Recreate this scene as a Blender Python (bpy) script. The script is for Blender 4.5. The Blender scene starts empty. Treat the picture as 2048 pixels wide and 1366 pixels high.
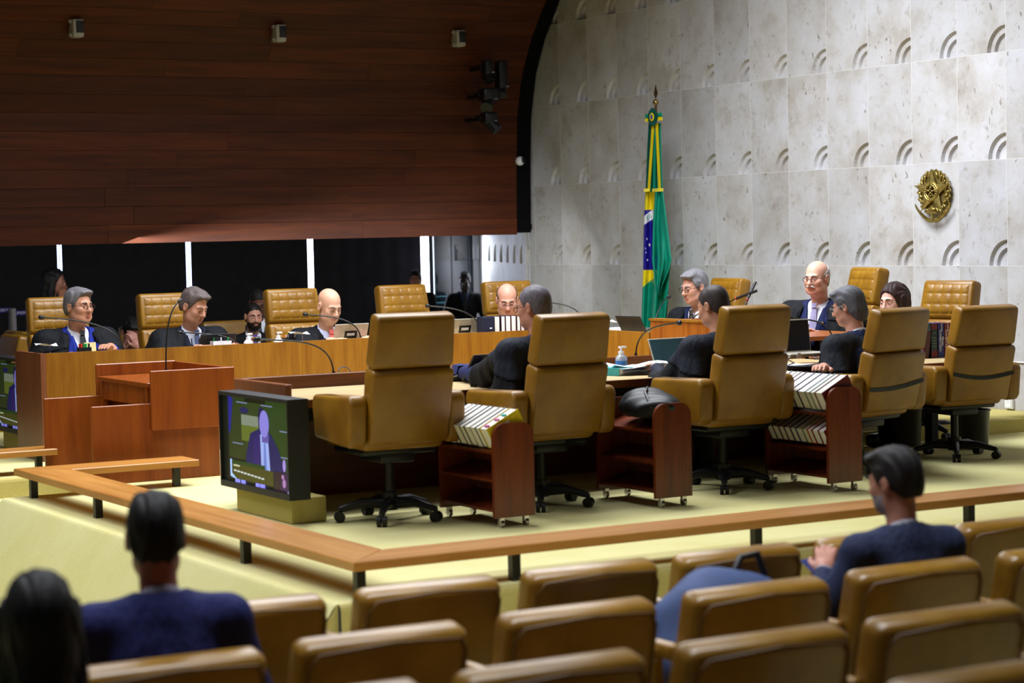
import bpy, bmesh, math, random
import numpy as np
from mathutils import Vector, Matrix, Euler

# ------------------------------------------------------------------ camera
SC = bpy.context.scene
COL = SC.collection
F_PX, ROLL, PITCH, AZ, HC = 4345.06, -0.02225, -0.0504215, 1.04842224, 1.62
FW = np.array([math.cos(AZ)*math.cos(PITCH), math.sin(AZ)*math.cos(PITCH), math.sin(PITCH)])
_r0 = np.array([math.sin(AZ), -math.cos(AZ), 0.0]); _u0 = np.cross(_r0, FW)
RT = math.cos(ROLL)*_r0 + math.sin(ROLL)*_u0
UP = -math.sin(ROLL)*_r0 + math.cos(ROLL)*_u0
CAM = np.array([0.0, 0.0, HC])
cam_data = bpy.data.cameras.new('camera'); cam = bpy.data.objects.new('camera', cam_data); COL.objects.link(cam)
cam.matrix_world = Matrix(((RT[0], UP[0], -FW[0], CAM[0]), (RT[1], UP[1], -FW[1], CAM[1]), (RT[2], UP[2], -FW[2], CAM[2]), (0, 0, 0, 1)))
cam_data.sensor_width = 36.0; cam_data.sensor_fit = 'HORIZONTAL'
cam_data.lens = F_PX/2048*36.0
cam_data.clip_end = 200
cam_data.dof.use_dof = True; cam_data.dof.focus_distance = 16.3; cam_data.dof.aperture_fstop = 2.6
SC.camera = cam

# ------------------------------------------------------------------ view and world
SC.view_settings.view_transform = 'Standard'; SC.view_settings.look = 'None'
SC.view_settings.gamma = 1.0; SC.view_settings.use_curve_mapping = False
SC.view_settings.exposure = 0.0
world = bpy.data.worlds.new('world'); SC.world = world; world.use_nodes = True
world.node_tree.nodes['Background'].inputs[0].default_value = (0.75, 0.82, 1.0, 1)
world.node_tree.nodes['Background'].inputs[1].default_value = 0.02

# ------------------------------------------------------------------ ceiling lamps (rows of downlights in the ceiling) and an added rear fill
def area_light(name, loc, target, sx, sy, power, color, spread=180):
    d = bpy.data.lights.new(name, 'AREA'); d.shape = 'RECTANGLE'; d.size = sx; d.size_y = sy
    d.energy = power; d.color = color; d.spread = math.radians(spread)
    o = bpy.data.objects.new(name, d); COL.objects.link(o); o.location = loc
    o.rotation_euler = (Vector(target)-Vector(loc)).to_track_quat('-Z', 'Y').to_euler()
    return o
COOL = (0.93, 0.96, 1.0)
area_light('ceiling_lamp_bench', (7.6, 14.2, 5.4), (7.6, 14.3, 0), 5.0, 2.2, 520, COOL, 148)
area_light('ceiling_lamp_wall', (9.2, 13.2, 5.7), (12.1, 13.9, 1.5), 1.0, 4.0, 140, (0.82, 0.89, 1.0), 115)
area_light('ceiling_lamp_front', (5.6, 12.2, 5.6), (5.6, 11.6, 0), 7.0, 0.8, 215, COOL, 150)
area_light('ceiling_lamp_aisle', (1.8, 11.8, 5.4), (3.2, 11.5, 0), 2.0, 4.0, 110, COOL, 120)
area_light('ceiling_lamp_seats', (3.4, 6.4, 5.4), (3.4, 6.4, 0), 6.0, 1.2, 140, COOL, 90)
area_light('rear_fill_light', (8.6, 20.2, 1.55), (9.2, 22.4, -0.2), 6.5, 0.25, 40, COOL, 170)  # added fill light to brighten the rear hall and its blinds

# ------------------------------------------------------------------ picking points of the place from pixels of the photograph
def _ray(x, y): return FW + RT*(x-1024)/F_PX - UP*(y-683)/F_PX
def on_z(x, y, z): d = _ray(x, y); return CAM + d*(z-CAM[2])/d[2]
def on_x(x, y, X): d = _ray(x, y); return CAM + d*(X-CAM[0])/d[0]
def on_y(x, y, Y): d = _ray(x, y); return CAM + d*(Y-CAM[1])/d[1]

# ------------------------------------------------------------------ materials
def lin(c):
    if isinstance(c, str): c = [int(c[i:i+2], 16)/255 for i in (0, 2, 4)]
    return tuple(v/12.92 if v <= 0.04045 else ((v+0.055)/1.055)**2.4 for v in c)
MATS = {}
class NT:
    def __init__(s, name):
        s.m = bpy.data.materials.new(name); s.m.use_nodes = True; s.t = s.m.node_tree
        s.b = s.t.nodes['Principled BSDF']
    def n(s, typ, **kw):
        nd = s.t.nodes.new(typ)
        for k, v in kw.items():
            if k.startswith('i_'): nd.inputs[k[2:].replace('_', ' ')].default_value = v
            else: setattr(nd, k, v)
        return nd
    def l(s, a, b): s.t.links.new(a, b)
    def ramp(s, fac, stops):
        r = s.n('ShaderNodeValToRGB'); e = r.color_ramp.elements
        while len(e) < len(stops): e.new(0.5)
        for el, (p, c) in zip(e, stops): el.position = p; el.color = (*c, 1)
        s.l(fac, r.inputs['Fac']); return r
    def coords(s, scale=(1, 1, 1), kind='Object', rand=0.0):
        tc = s.n('ShaderNodeTexCoord'); mp = s.n('ShaderNodeMapping'); mp.inputs['Scale'].default_value = scale
        s.l(tc.outputs[kind], mp.inputs['Vector'])
        if rand:
            oi = s.n('ShaderNodeObjectInfo'); mu = s.n('ShaderNodeMath', operation='MULTIPLY'); mu.inputs[1].default_value = rand
            cx = s.n('ShaderNodeCombineXYZ'); s.l(oi.outputs['Random'], mu.inputs[0])
            for i in range(3): s.l(mu.outputs[0], cx.inputs[i])
            s.l(cx.outputs[0], mp.inputs['Location'])
        return mp.outputs['Vector']
    def noise(s, vec, scale, detail=3, rough=0.55):
        nd = s.n('ShaderNodeTexNoise'); nd.inputs['Scale'].default_value = scale; nd.inputs['Detail'].default_value = detail
        nd.inputs['Roughness'].default_value = rough; s.l(vec, nd.inputs['Vector']); return nd.outputs['Fac']
    def mix(s, fac, a, b, mode='MIX'):
        nd = s.n('ShaderNodeMix', data_type='RGBA', blend_type=mode)
        if isinstance(fac, (int, float)): nd.inputs[0].default_value = fac
        else: s.l(fac, nd.inputs[0])
        for sock, v in ((nd.inputs[6], a), (nd.inputs[7], b)):
            if isinstance(v, tuple): sock.default_value = (*v, 1)
            else: s.l(v, sock)
        return nd.outputs[2]
    def bump(s, h, strength, dist=0.01):
        nd = s.n('ShaderNodeBump'); nd.inputs['Strength'].default_value = strength; nd.inputs['Distance'].default_value = dist
        s.l(h, nd.inputs['Height']); s.l(nd.outputs[0], s.b.inputs['Normal'])
    def col(s, c):
        if isinstance(c, tuple): s.b.inputs['Base Color'].default_value = (*c, 1)
        else: s.l(c, s.b.inputs['Base Color'])
    def fin(s, rough=0.6, spec=0.5, metal=0.0):
        s.b.inputs['Roughness'].default_value = rough; s.b.inputs['Specular IOR Level'].default_value = spec
        s.b.inputs['Metallic'].default_value = metal; MATS[s.m.name] = s.m; return s.m

def plain(name, c, rough=0.6, spec=0.4, metal=0.0, var=0.12, nscale=30, bump=0.0):
    if name in MATS: return MATS[name]
    k = NT(name); c = lin(c); v = k.coords()
    f = k.noise(v, nscale)
    k.col(k.ramp(f, [(0.3, tuple(x*(1-var) for x in c)), (0.7, tuple(min(1, x*(1+var)) for x in c))]).outputs[0])
    if bump: k.bump(f, bump, 0.004)
    return k.fin(rough, spec, metal)
def emis(name, c, strength):
    if name in MATS: return MATS[name]
    k = NT(name); c = lin(c); k.col((0.01, 0.01, 0.01)); k.b.inputs['Emission Color'].default_value = (*c, 1); k.b.inputs['Emission Strength'].default_value = strength
    return k.fin(0.4, 0.2)
def wood(name, dark, light, grain='x', rough=0.35, spec=0.45, rand=20.0, vary=0.25, scale=1.0):
    if name in MATS: return MATS[name]
    k = NT(name); a, b = lin(dark), lin(light)
    st = {'x': (0.6, 9, 9), 'y': (9, 0.6, 9), 'z': (9, 9, 0.6)}[grain]
    v = k.coords(tuple(q*scale for q in st), rand=rand)
    f1 = k.noise(v, 1.6, 5, 0.6); f2 = k.noise(v, 9, 3, 0.6)
    mx = k.n('ShaderNodeMath', operation='ADD'); m2 = k.n('ShaderNodeMath', operation='MULTIPLY'); m2.inputs[1].default_value = 0.35
    k.l(f2, m2.inputs[0]); k.l(f1, mx.inputs[0]); k.l(m2.outputs[0], mx.inputs[1])
    r = k.ramp(mx.outputs[0], [(0.45, a), (0.68, tuple((p+q)/2 for p, q in zip(a, b))), (0.95, b)])
    oi = k.n('ShaderNodeObjectInfo')
    mr = k.n('ShaderNodeMapRange'); mr.inputs[3].default_value = 1-vary; mr.inputs[4].default_value = 1+vary; k.l(oi.outputs['Random'], mr.inputs[0])
    cc = k.n('ShaderNodeCombineXYZ')
    for i in range(3): k.l(mr.outputs[0], cc.inputs[i])
    k.col(k.mix(1.0, r.outputs[0], cc.outputs[0], 'MULTIPLY')); k.bump(f2, 0.05, 0.003)
    return k.fin(rough, spec)

def make_materials():
    # carpet
    k = NT('carpet'); v = k.coords()
    f = k.noise(v, 220, 2, 0.7); g = k.noise(v, 1.4, 4, 0.6)
    c1 = k.ramp(f, [(0.3, lin('c2b976')), (0.7, lin('dfdaa6'))]).outputs[0]
    c2 = k.ramp(g, [(0.35, lin('cec584')), (0.65, lin('deD8a2'))]).outputs[0]
    k.col(k.mix(0.5, c1, c2)); k.bump(f, 0.5, 0.006); k.fin(0.95, 0.1)
    k = NT('carpet_shaded'); v = k.coords((1, 1, 1)); f = k.noise(v, 120, 3, 0.7)  # same carpet, darker copy with the shade of upright faces in its colour
    k.col(k.ramp(f, [(0.3, lin('b8aa62')), (0.7, lin('c8ba7a'))]).outputs[0]); k.bump(f, 0.5, 0.006); k.fin(0.95, 0.1)
    # leather
    for nm, a, b, rg in (('leather', '7a5210', '946a16', 0.40), ('leather_seat', '785418', '926c22', 0.30)):
        k = NT(nm); v = k.coords(rand=5.0); g = k.noise(v, 5, 4, 0.6); f = k.noise(v, 170, 3, 0.7)
        k.col(k.ramp(g, [(0.3, lin(a)), (0.7, lin(b))]).outputs[0]); k.bump(f, 0.12, 0.003); k.fin(rg, 0.5)
    # travertine
    k = NT('travertine'); v = k.coords(rand=37.0)
    f = k.noise(v, 2.2, 6, 0.65); g = k.noise(v, 9, 5, 0.7)
    base = k.ramp(f, [(0.3, lin('a8a098')), (0.48, lin('bcb9b8')), (0.7, lin('c8c8ce'))]).outputs[0]
    vs = k.n('ShaderNodeTexVoronoi'); vs.inputs['Scale'].default_value = 11; vs.inputs['Randomness'].default_value = 1
    mp = k.n('ShaderNodeMapping'); mp.inputs['Scale'].default_value = (1.0, 1.6, 0.8); k.l(v, mp.inputs['Vector'])
    wn = k.n('ShaderNodeMix', data_type='VECTOR'); wn.inputs[0].default_value = 0.12; nn = k.n('ShaderNodeTexNoise'); nn.inputs['Scale'].default_value = 14
    k.l(v, nn.inputs['Vector']); k.l(mp.outputs[0], wn.inputs[4]); k.l(nn.outputs['Color'], wn.inputs[5]); k.l(wn.outputs[1], vs.inputs['Vector'])
    pit = k.ramp(vs.outputs['Distance'], [(0.10, (1, 1, 1)), (0.20, (0, 0, 0))]).outputs[0]
    gate = k.ramp(k.noise(v, 3.1, 3, 0.6), [(0.46, (0, 0, 0)), (0.58, (1, 1, 1))]).outputs[0]
    pf = k.mix(1.0, pit, gate, 'MULTIPLY')
    c = k.mix(pf, base, lin('8a8078'))
    c = k.mix(k.ramp(g, [(0.56, (0, 0, 0)), (0.74, (0.7, 0.7, 0.7))]).outputs[0], c, lin('93897f'))
    oi = k.n('ShaderNodeObjectInfo'); mr = k.n('ShaderNodeMapRange'); mr.inputs[3].default_value = 0.86; mr.inputs[4].default_value = 1.03; k.l(oi.outputs['Random'], mr.inputs[0])
    cc = k.n('ShaderNodeCombineXYZ')
    for i in range(3): k.l(mr.outputs[0], cc.inputs[i])
    k.col(k.mix(1.0, c, cc.outputs[0], 'MULTIPLY')); k.fin(0.45, 0.35)
    plain('grout', 'd8d6d2', 0.8); plain('ceiling_dark', '2a241e', 0.9, 0.1)
    wood('plank_wood', '381709', '5a2a0e', 'x', 0.5, 0.2, vary=0.22)
    wood('desk_wood', '764611', '9a6820', 'z', 0.32, 0.4, vary=0.06)
    wood('desk_wood_dark', '54290f', '7c441a', 'x', 0.3, 0.4, vary=0.1)
    wood('end_wood', '6e4028', '8a563a', 'z', 0.3, 0.5, vary=0.05)
    wood('top_wood', 'b79c6c', 'd6c094', 'x', 0.35, 0.4, vary=0.08)
    wood('lectern_wood', '783610', '984e16', 'z', 0.34, 0.4, vary=0.08)
    wood('president_wood', '7a3f12', 'a55f20', 'z', 0.32, 0.4, vary=0.05)
    wood('cart_wood', '4f1d0a', '7c3414', 'z', 0.26, 0.5, vary=0.1)
    wood('rail_wood_x', 'a06628', 'c48c48', 'x', 0.32, 0.4, vary=0.03)
    wood('rail_wood_y', 'a06628', 'c48c48', 'y', 0.32, 0.4, vary=0.03)
    plain('black_plastic', '15161a', 0.45); plain('black_metal', '0c0c0d', 0.4, 0.5); plain('black_box', '0b0a0a', 0.7, 0.2)
    plain('tv_case', '1d1e22', 0.55, 0.4); plain('black_void', '060505', 0.9, 0.1)
    plain('chrome', 'c8c8cc', 0.2, 0.5, 1.0); plain('steel', '9c9aa0', 0.35, 0.5, 0.9)
    plain('white_plastic', 'e6e6ea', 0.4); plain('cream_plastic', 'a8a298', 0.5); plain('paper', 'eef0f6', 0.8, 0.2, var=0.03)
    plain('page', 'ece8e0', 0.85, 0.2, var=0.05, nscale=90); plain('note', 'dcca90', 0.8)
    plain('curtain', '26262c', 0.9, 0.15, nscale=8); plain('backing', '0a0a0c', 0.9, 0.1)
    plain('laptop_silver', 'b9b2a4', 0.4, 0.5, 0.3); plain('laptop_dark', '26262a', 0.4); plain('screen_teal', '27464e', 0.35, 0.4)
    plain('brass', 'a8905a', 0.3, 0.5, 0.9)
    k = NT('glass'); k.col((0.9, 0.95, 1)); k.b.inputs['Transmission Weight'].default_value = 1.0; k.b.inputs['IOR'].default_value = 1.2; k.fin(0.03, 0.5)
    k = NT('dark_glass'); k.col((0.004, 0.009, 0.014)); k.fin(0.08, 0.5)
    k = NT('gold'); v = k.coords(); f = k.noise(v, 40, 2); k.col(k.ramp(f, [(0.3, lin('8f7a3c')), (0.7, lin('c2ad66'))]).outputs[0]); k.fin(0.34, 0.5, 0.75)
    for n, c in (('flag_green', '0a8c72'), ('flag_yellow', 'e8d21c'), ('flag_blue', '1c1688'), ('flag_white', 'e8e8f0'), ('ribbon_green', '064a40')):
        plain(n, c, 0.38, 0.5, var=0.08, nscale=6)
make_materials()
M = MATS

# ------------------------------------------------------------------ mesh helpers
class MB:
    def __init__(s): s.v = []; s.f = []; s.mi = []
    def add(s, verts, faces, mi=0):
        o = len(s.v); s.v.extend([tuple(map(float, p)) for p in verts]); s.f.extend([tuple(i+o for i in f) for f in faces]); s.mi.extend([mi]*len(faces)); return s
    def box(s, x0, x1, y0, y1, z0, z1, mi=0):
        v = [(x, y, z) for z in (z0, z1) for y in (y0, y1) for x in (x0, x1)]
        return s.add(v, [(0, 2, 3, 1), (4, 5, 7, 6), (0, 1, 5, 4), (2, 6, 7, 3), (0, 4, 6, 2), (1, 3, 7, 5)], mi)
    def hexa(s, p, mi=0):      # 8 points: bottom loop (ccw from above) then top loop
        return s.add(p, [(3, 2, 1, 0), (4, 5, 6, 7), (0, 1, 5, 4), (1, 2, 6, 5), (2, 3, 7, 6), (3, 0, 4, 7)], mi)
    def rbox(s, c, size, r, seg=3, mi=0, rot=None):
        bm = bmesh.new(); bmesh.ops.create_cube(bm, size=1.0)
        for v in bm.verts: v.co = Vector((v.co.x*size[0], v.co.y*size[1], v.co.z*size[2]))
        bmesh.ops.bevel(bm, geom=list(bm.edges), offset=r, segments=seg, profile=0.5, affect='EDGES', clamp_overlap=True)
        bm.verts.index_update(); m = rot if rot else Matrix.Identity(3)
        s.add([tuple((m @ v.co) + Vector(c)) for v in bm.verts], [tuple(v.index for v in f.verts) for f in bm.faces], mi); bm.free(); return s
    def prism(s, poly, fn, mi=0):   # poly: 2d points ccw; fn(a,b,t) with t in 0..1
        n = len(poly); v = [fn(a, b, 0) for a, b in poly]+[fn(a, b, 1) for a, b in poly]
        f = [tuple(range(n))[::-1], tuple(range(n, 2*n))]+[(i, (i+1) % n, n+(i+1) % n, n+i) for i in range(n)]
        return s.add(v, f, mi)
    def tube(s, pts, r, seg=8, mi=0, caps=True):
        P = [Vector(p) for p in pts]; n = len(P); rr = r if isinstance(r, (list, tuple)) else [r]*n
        vs = []; up = None
        for i, p in enumerate(P):
            t = (P[min(i+1, n-1)]-P[max(i-1, 0)]).normalized()
            if up is None: up = Vector((0, 0, 1)) if abs(t.z) < 0.9 else Vector((1, 0, 0))
            a = t.cross(up).normalized(); b = a.cross(t).normalized(); up = b
            for j in range(seg):
                an = 2*math.pi*j/seg; vs.append(p+a*math.cos(an)*rr[i]+b*math.sin(an)*rr[i])
        fs = [(i*seg+j, i*seg+(j+1) % seg, (i+1)*seg+(j+1) % seg, (i+1)*seg+j) for i in range(n-1) for j in range(seg)]
        if caps: fs += [tuple(range(seg))[::-1], tuple(range((n-1)*seg, n*seg))]
        return s.add(vs, fs, mi)
    def lathe(s, prof, c=(0, 0, 0), seg=20, mi=0):     # prof: (r, z)
        n = len(prof); vs = [(c[0]+r*math.cos(2*math.pi*j/seg), c[1]+r*math.sin(2*math.pi*j/seg), c[2]+z) for r, z in prof for j in range(seg)]
        fs = [(i*seg+j, i*seg+(j+1) % seg, (i+1)*seg+(j+1) % seg, (i+1)*seg+j) for i in range(n-1) for j in range(seg)]
        fs += [tuple(range(seg))[::-1], tuple(range((n-1)*seg, n*seg))]
        return s.add(vs, fs, mi)
    def sph(s, c, r, nu=14, nv=9, mi=0):
        if not isinstance(r, (tuple, list)): r = (r, r, r)
        vs = [(c[0], c[1], c[2]-r[2])]
        for i in range(1, nv):
            a = -math.pi/2+math.pi*i/nv
            for j in range(nu): b = 2*math.pi*j/nu; vs.append((c[0]+r[0]*math.cos(a)*math.cos(b), c[1]+r[1]*math.cos(a)*math.sin(b), c[2]+r[2]*math.sin(a)))
        vs.append((c[0], c[1], c[2]+r[2])); L = len(vs)-1
        fs = [(0, 1+(j+1) % nu, 1+j) for j in range(nu)]+[(1+i*nu+j, 1+i*nu+(j+1) % nu, 1+(i+1)*nu+(j+1) % nu, 1+(i+1)*nu+j) for i in range(nv-2) for j in range(nu)]
        fs += [(L, 1+(nv-2)*nu+j, 1+(nv-2)*nu+(j+1) % nu) for j in range(nu)]
        return s.add(vs, fs, mi)
    def surf(s, fn, nu, nv, mi=0, flip=False):
        vs = [fn(i/nu, j/nv) for j in range(nv+1) for i in range(nu+1)]; w = nu+1
        fs = [(j*w+i, j*w+i+1, (j+1)*w+i+1, (j+1)*w+i) for j in range(nv) for i in range(nu)]
        if flip: fs = [f[::-1] for f in fs]
        return s.add(vs, fs, mi)
    def xf(s, m):
        s.v = [tuple(m @ Vector(p)) for p in s.v]; return s
    def mesh(s, name, mats, smooth=None):
        me = bpy.data.meshes.new(name); me.from_pydata(s.v, [], s.f)
        for m in (mats if isinstance(mats, (list, tuple)) else [mats]): me.materials.append(M[m] if isinstance(m, str) else m)
        if any(s.mi): me.polygons.foreach_set('material_index', s.mi)
        if smooth is not None:
            me.polygons.foreach_set('use_smooth', [True]*len(me.polygons))
            if smooth < 180: me.set_sharp_from_angle(angle=math.radians(smooth))
        me.update(); return me
def place(name, me, parent=None, loc=(0, 0, 0), rot=(0, 0, 0)):
    o = bpy.data.objects.new(name, me); COL.objects.link(o); o.parent = parent; o.location = loc; o.rotation_euler = rot; return o
def part(name, mb, mats, parent=None, smooth=None, loc=(0, 0, 0), rot=(0, 0, 0)):
    return place(name, mb.mesh(name, mats, smooth), parent, loc, rot)
def tag(o, label, cat, group=None):
    o['label'] = label; o['category'] = cat
    if group: o['group'] = group
    return o
def struct(o): o['kind'] = 'structure'; return o
def thing(name, label, cat, loc=(0, 0, 0), rz=0.0, group=None, scale=1.0):
    o = bpy.data.objects.new(name, None); COL.objects.link(o); o.location = tuple(map(float, loc)); o.rotation_euler = (0, 0, math.radians(rz))
    o.empty_display_size = 0.1; o.scale = (scale,)*3
    return tag(o, label, cat, group)
def copy_tree(o, parent=None):
    c = o.copy(); COL.objects.link(c); c.parent = parent
    for ch in list(o.children): copy_tree(ch, c)
    return c
def text_mesh(body, size, depth=0.001, align='CENTER'):
    cu = bpy.data.curves.new('lettering', 'FONT'); cu.body = body; cu.size = size; cu.extrude = depth; cu.align_x = align; cu.align_y = 'CENTER'; cu.resolution_u = 2
    ob = bpy.data.objects.new('lettering', cu); COL.objects.link(ob)
    bpy.context.view_layer.update()
    me = bpy.data.meshes.new_from_object(ob.evaluated_get(bpy.context.evaluated_depsgraph_get()))
    bpy.data.objects.remove(ob); bpy.data.curves.remove(cu); return me
def lettering(body, size, mat, parent, loc, rot, depth=0.001):
    me = text_mesh(body, size, depth); me.materials.clear(); me.materials.append(M[mat]); return place('lettering', me, parent, loc, rot)
# ================================================================== the setting
XW = 12.15            # travertine wall plane
YW = 20.56            # timber wall plane
ZT, ZL = 0.677, 0.76  # near table top and its ledge

mb = MB()
def slab_floor(x0, x1, y0, y1, z):
    mb.add([(x0, y0, z), (x1, y0, z), (x1, y1, z), (x0, y1, z)], [(0, 1, 2, 3)], 0)
slab_floor(4.05, XW, 8.62, 13.55, 0); slab_floor(4.9, XW, 13.55, 14.72, 0); slab_floor(4.05, XW, 14.72, 18.3, 0)
# rounded nosing and risers
def riser(p, q, nx, ny, drop, run, mi=1):
    pr = [(0, 0), (0.012, -0.004), (0.022, -0.014), (0.026+run*0.02, -0.03), (0.026+run, -drop)]
    a = [(p[0]+nx*d, p[1]+ny*d, z) for d, z in pr]; b = [(q[0]+nx*d, q[1]+ny*d, z) for d, z in pr]
    for i in range(4): mb.add([a[i], b[i], b[i+1], a[i+1]], [(0, 1, 2, 3)], 0 if run > 0.1 else mi)
riser((4.05, 13.55), (4.05, 8.62), -1, 0, 0.56, 0.36)
riser((4.05, 8.62), (XW, 8.62), 0, -1, 0.6, 0.02)
riser((4.05, 18.3), (4.05, 14.72), -1, 0, 0.56, 0.36)
riser((4.05, 14.72), (4.9, 14.72), 0, -1, 0.6, 0.0)
riser((4.9, 13.55), (4.05, 13.55), 0, 1, 0.6, 0.0)
riser((4.9, 14.72), (4.9, 13.55), -1, 0, 0.6, 0.0)
riser((XW, 18.3), (4.05, 18.3), 0, 1, 0.6, 0.0)
for yy, sg in ((8.62, 1), (13.55, -1), (14.72, 1)):
    tri = [(4.05, yy, 0), (4.05, yy, -0.6), (3.65, yy, -0.6), (3.664, yy, -0.56), (4.023, yy, -0.03), (4.038, yy, -0.005)]
    mb.add(tri, [tuple(range(6))[::-sg]], 1)
struct(part('floor', mb, ['carpet', 'carpet_shaded'], smooth=50))

mb = MB()
def zf(y): return -0.46+0.05*(6.72-y)
mb.add([(-4, -2, zf(-2)), (16, -2, zf(-2)), (16, 8.66, zf(8.66)), (-4, 8.66, zf(8.66))], [(0, 1, 2, 3)])
mb.add([(-4, 8.66, zf(8.66)), (16, 8.66, zf(8.66)), (16, 8.7, -0.56), (-4, 8.7, -0.56)], [(0, 1, 2, 3)])
mb.add([(-4, 8.7, -0.56), (5.0, 8.7, -0.56), (5.0, 18.4, -0.56), (-4, 18.4, -0.56)], [(0, 1, 2, 3)])
mb.box(3.2, 4.9, 13.6, 14.7, -0.4, -0.28)     # step up in the entrance notch
mb.box(3.7, 4.9, 13.6, 14.7, -0.28, -0.14)
struct(part('floor_audience', mb, ['carpet']))
mb = MB()
mb.box(-4, 16, 18.33, 20.7, -0.5, -0.05); mb.box(-4, 16, 20.7, 22.6, -0.5, -0.28); mb.box(-4, 16, 22.6, 28, -0.7, -0.5)
struct(part('floor_hall', mb, ['carpet']))
# low carpeted step along the stone wall
mb = MB(); mb.rbox((11.95, 15.4, 0.045), (0.5, 5.3, 0.11), 0.03, 3)
struct(part('step_carpet', mb, ['carpet_shaded'], smooth=40))

# ---------------- travertine wall with quarter-arch slabs
SW, SH = 0.5713, 0.857
def slab_mesh(name, w, h, arch=True):
    g = 0.0008; r1, r2 = 0.213, 0.152; d1, d2 = 0.030, 0.052; T = 0.075; n = 9
    # local: u along wall 0..w (u=w is the end nearer the hall), z 0..h, depth into the wall = t
    B = MB(); P = lambda u, z, t: (t, w-u, z)
    x0, x1, z0, z1 = g, w-g, g, h-g
    if not arch:
        B.add([P(x0, z0, 0), P(x1, z0, 0), P(x1, z1, 0), P(x0, z1, 0)], [(0, 1, 2, 3)])
    else:
        arc = lambda r: [(x1-r*math.cos(math.pi/2*i/n), z0+r*math.sin(math.pi/2*i/n)) for i in range(n+1)]
        A1, A2, A1b, A2b = arc(r1), arc(r2), arc(r1-0.012), arc(r2-0.010)
        poly = [(x0, z0)]+A1+[(x1, z1), (x0, z1)]
        # fan the front face from the upper left corner
        k = len(poly); vs = [P(u, z, 0) for u, z in poly]; B.add(vs, [(k-1, i, i+1) for i in range(k-2)])
        def strip(a, b, ta, tb):
            for i in range(n): B.add([P(*a[i], ta), P(*b[i], tb), P(*b[i+1], tb), P(*a[i+1], ta)], [(0, 1, 2, 3)])
        strip(A1, A1b, 0, d1); strip(A1b, A2, d1, d1*0.8); strip(A2, A2b, d1*0.8, d2)
        B.add([P(x1, z0, d2)]+[P(u, z, d2) for u, z in A2b], [(0, i, i+1) for i in range(1, n+1)])
    for a, b in (((x0, z0), (x1, z0)), ((x1, z0), (x1, z1)), ((x1, z1), (x0, z1)), ((x0, z1), (x0, z0))):
        B.add([P(*a, 0.0 if not arch else 0.0), P(*a, T), P(*b, T), P(*b, 0)], [(0, 1, 2, 3)])
    me = B.mesh(name, ['travertine'], None)
    bm = bmesh.new(); bm.from_mesh(me); bmesh.ops.remove_doubles(bm, verts=bm.verts, dist=1e-5); bmesh.ops.recalc_face_normals(bm, faces=bm.faces)
    bm.to_mesh(me); bm.free(); return me
wall_right = struct(part('wall_right', MB().box(XW+0.06, XW+0.3, 6.0, YW+0.3, -0.1, 6.2), ['grout']))
me_arch = slab_mesh('slab', SW, SH, True)
Z1 = 1.257
me_base = slab_mesh('slab_plain', SW, Z1-0.1, False)
y_first = 13.111-SW*3
for c in range(16):
    y0 = y_first+c*SW
    if y0+SW > 20.75: break
    place('slab', me_base, wall_right, (XW, y0, 0.1))
    for r in range(5): place('slab', me_arch, wall_right, (XW, y0, Z1+r*SH))
for c in range(17): part('grout_line', MB().box(-0.0006, 0.004, -0.0016, 0.0016, 0.1, 5.5), ['grout'], wall_right, loc=(XW, y_first+c*SW, 0))
for r in range(6): part('grout_line', MB().box(-0.0006, 0.004, 0, 9.27, -0.0016, 0.0016), ['grout'], wall_right, loc=(XW, y_first, Z1+r*SH))
part('slab', MB().box(0, 0.07, 0, 0.125, 0, 5.3), ['travertine'], wall_right, loc=(XW, y_first+16*SW+0.001, 0.1))
# the same stone carried on at an angle past the timber wall
ang = math.atan2(0.376, 0.927)
wall_back = struct(part('wall_back_right', MB().box(0.06, 0.3, 0, 6.4, -0.6, 2.2), ['grout'], loc=(XW, 20.67, 0), rot=(0, 0, -ang)))
for c in range(11):
    place('slab', me_base, wall_back, (0, c*SW, 0.1)); place('slab', me_arch, wall_back, (0, c*SW, Z1))

# ---------------- timber wall: planks on a curve that leans into the room
prof = [(1.589, YW), (2.30, YW-0.02), (2.86, YW-0.06), (3.31, YW-0.18), (3.67, YW-0.39), (4.06, YW-0.72), (4.55, YW-1.25), (5.0, YW-1.9), (5.4, YW-2.75), (5.62, YW-3.6)]
pz_ = np.array([p[0] for p in prof]); py_ = np.array([p[1] for p in prof])
arcl = np.concatenate([[0], np.cumsum(np.hypot(np.diff(pz_), np.diff(py_)))])
def prof_at(s): return float(np.interp(s, arcl, py_)), float(np.interp(s, arcl, pz_))
wall_timber = struct(part('wall_timber', MB().box(3.0, 11.93, 0, 0.05, 0, 0.05), ['backing'], loc=(0, YW+0.15, 1.70)))
B = MB()
for i in range(len(prof)-1):
    (za, ya), (zb, yb) = prof[i], prof[i+1]
    B.hexa([(3.0, ya+0.04, za+0.02), (XW-0.02, ya+0.04, za+0.02), (XW-0.02, ya+0.16, za+0.02), (3.0, ya+0.16, za+0.02), (3.0, yb+0.04, zb+0.02), (XW-0.02, yb+0.04, zb+0.02), (XW-0.02, yb+0.16, zb+0.02), (3.0, yb+0.16, zb+0.02)])  # near-black backing past the plank ends puts the shadow gap into colour
wall_timber.data = B.mesh('wall_timber', ['backing'])
wall_timber.location = (0, 0, 0)
PH = 0.1835; rnd = random.Random(7); s = 0.0; row = 0
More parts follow.
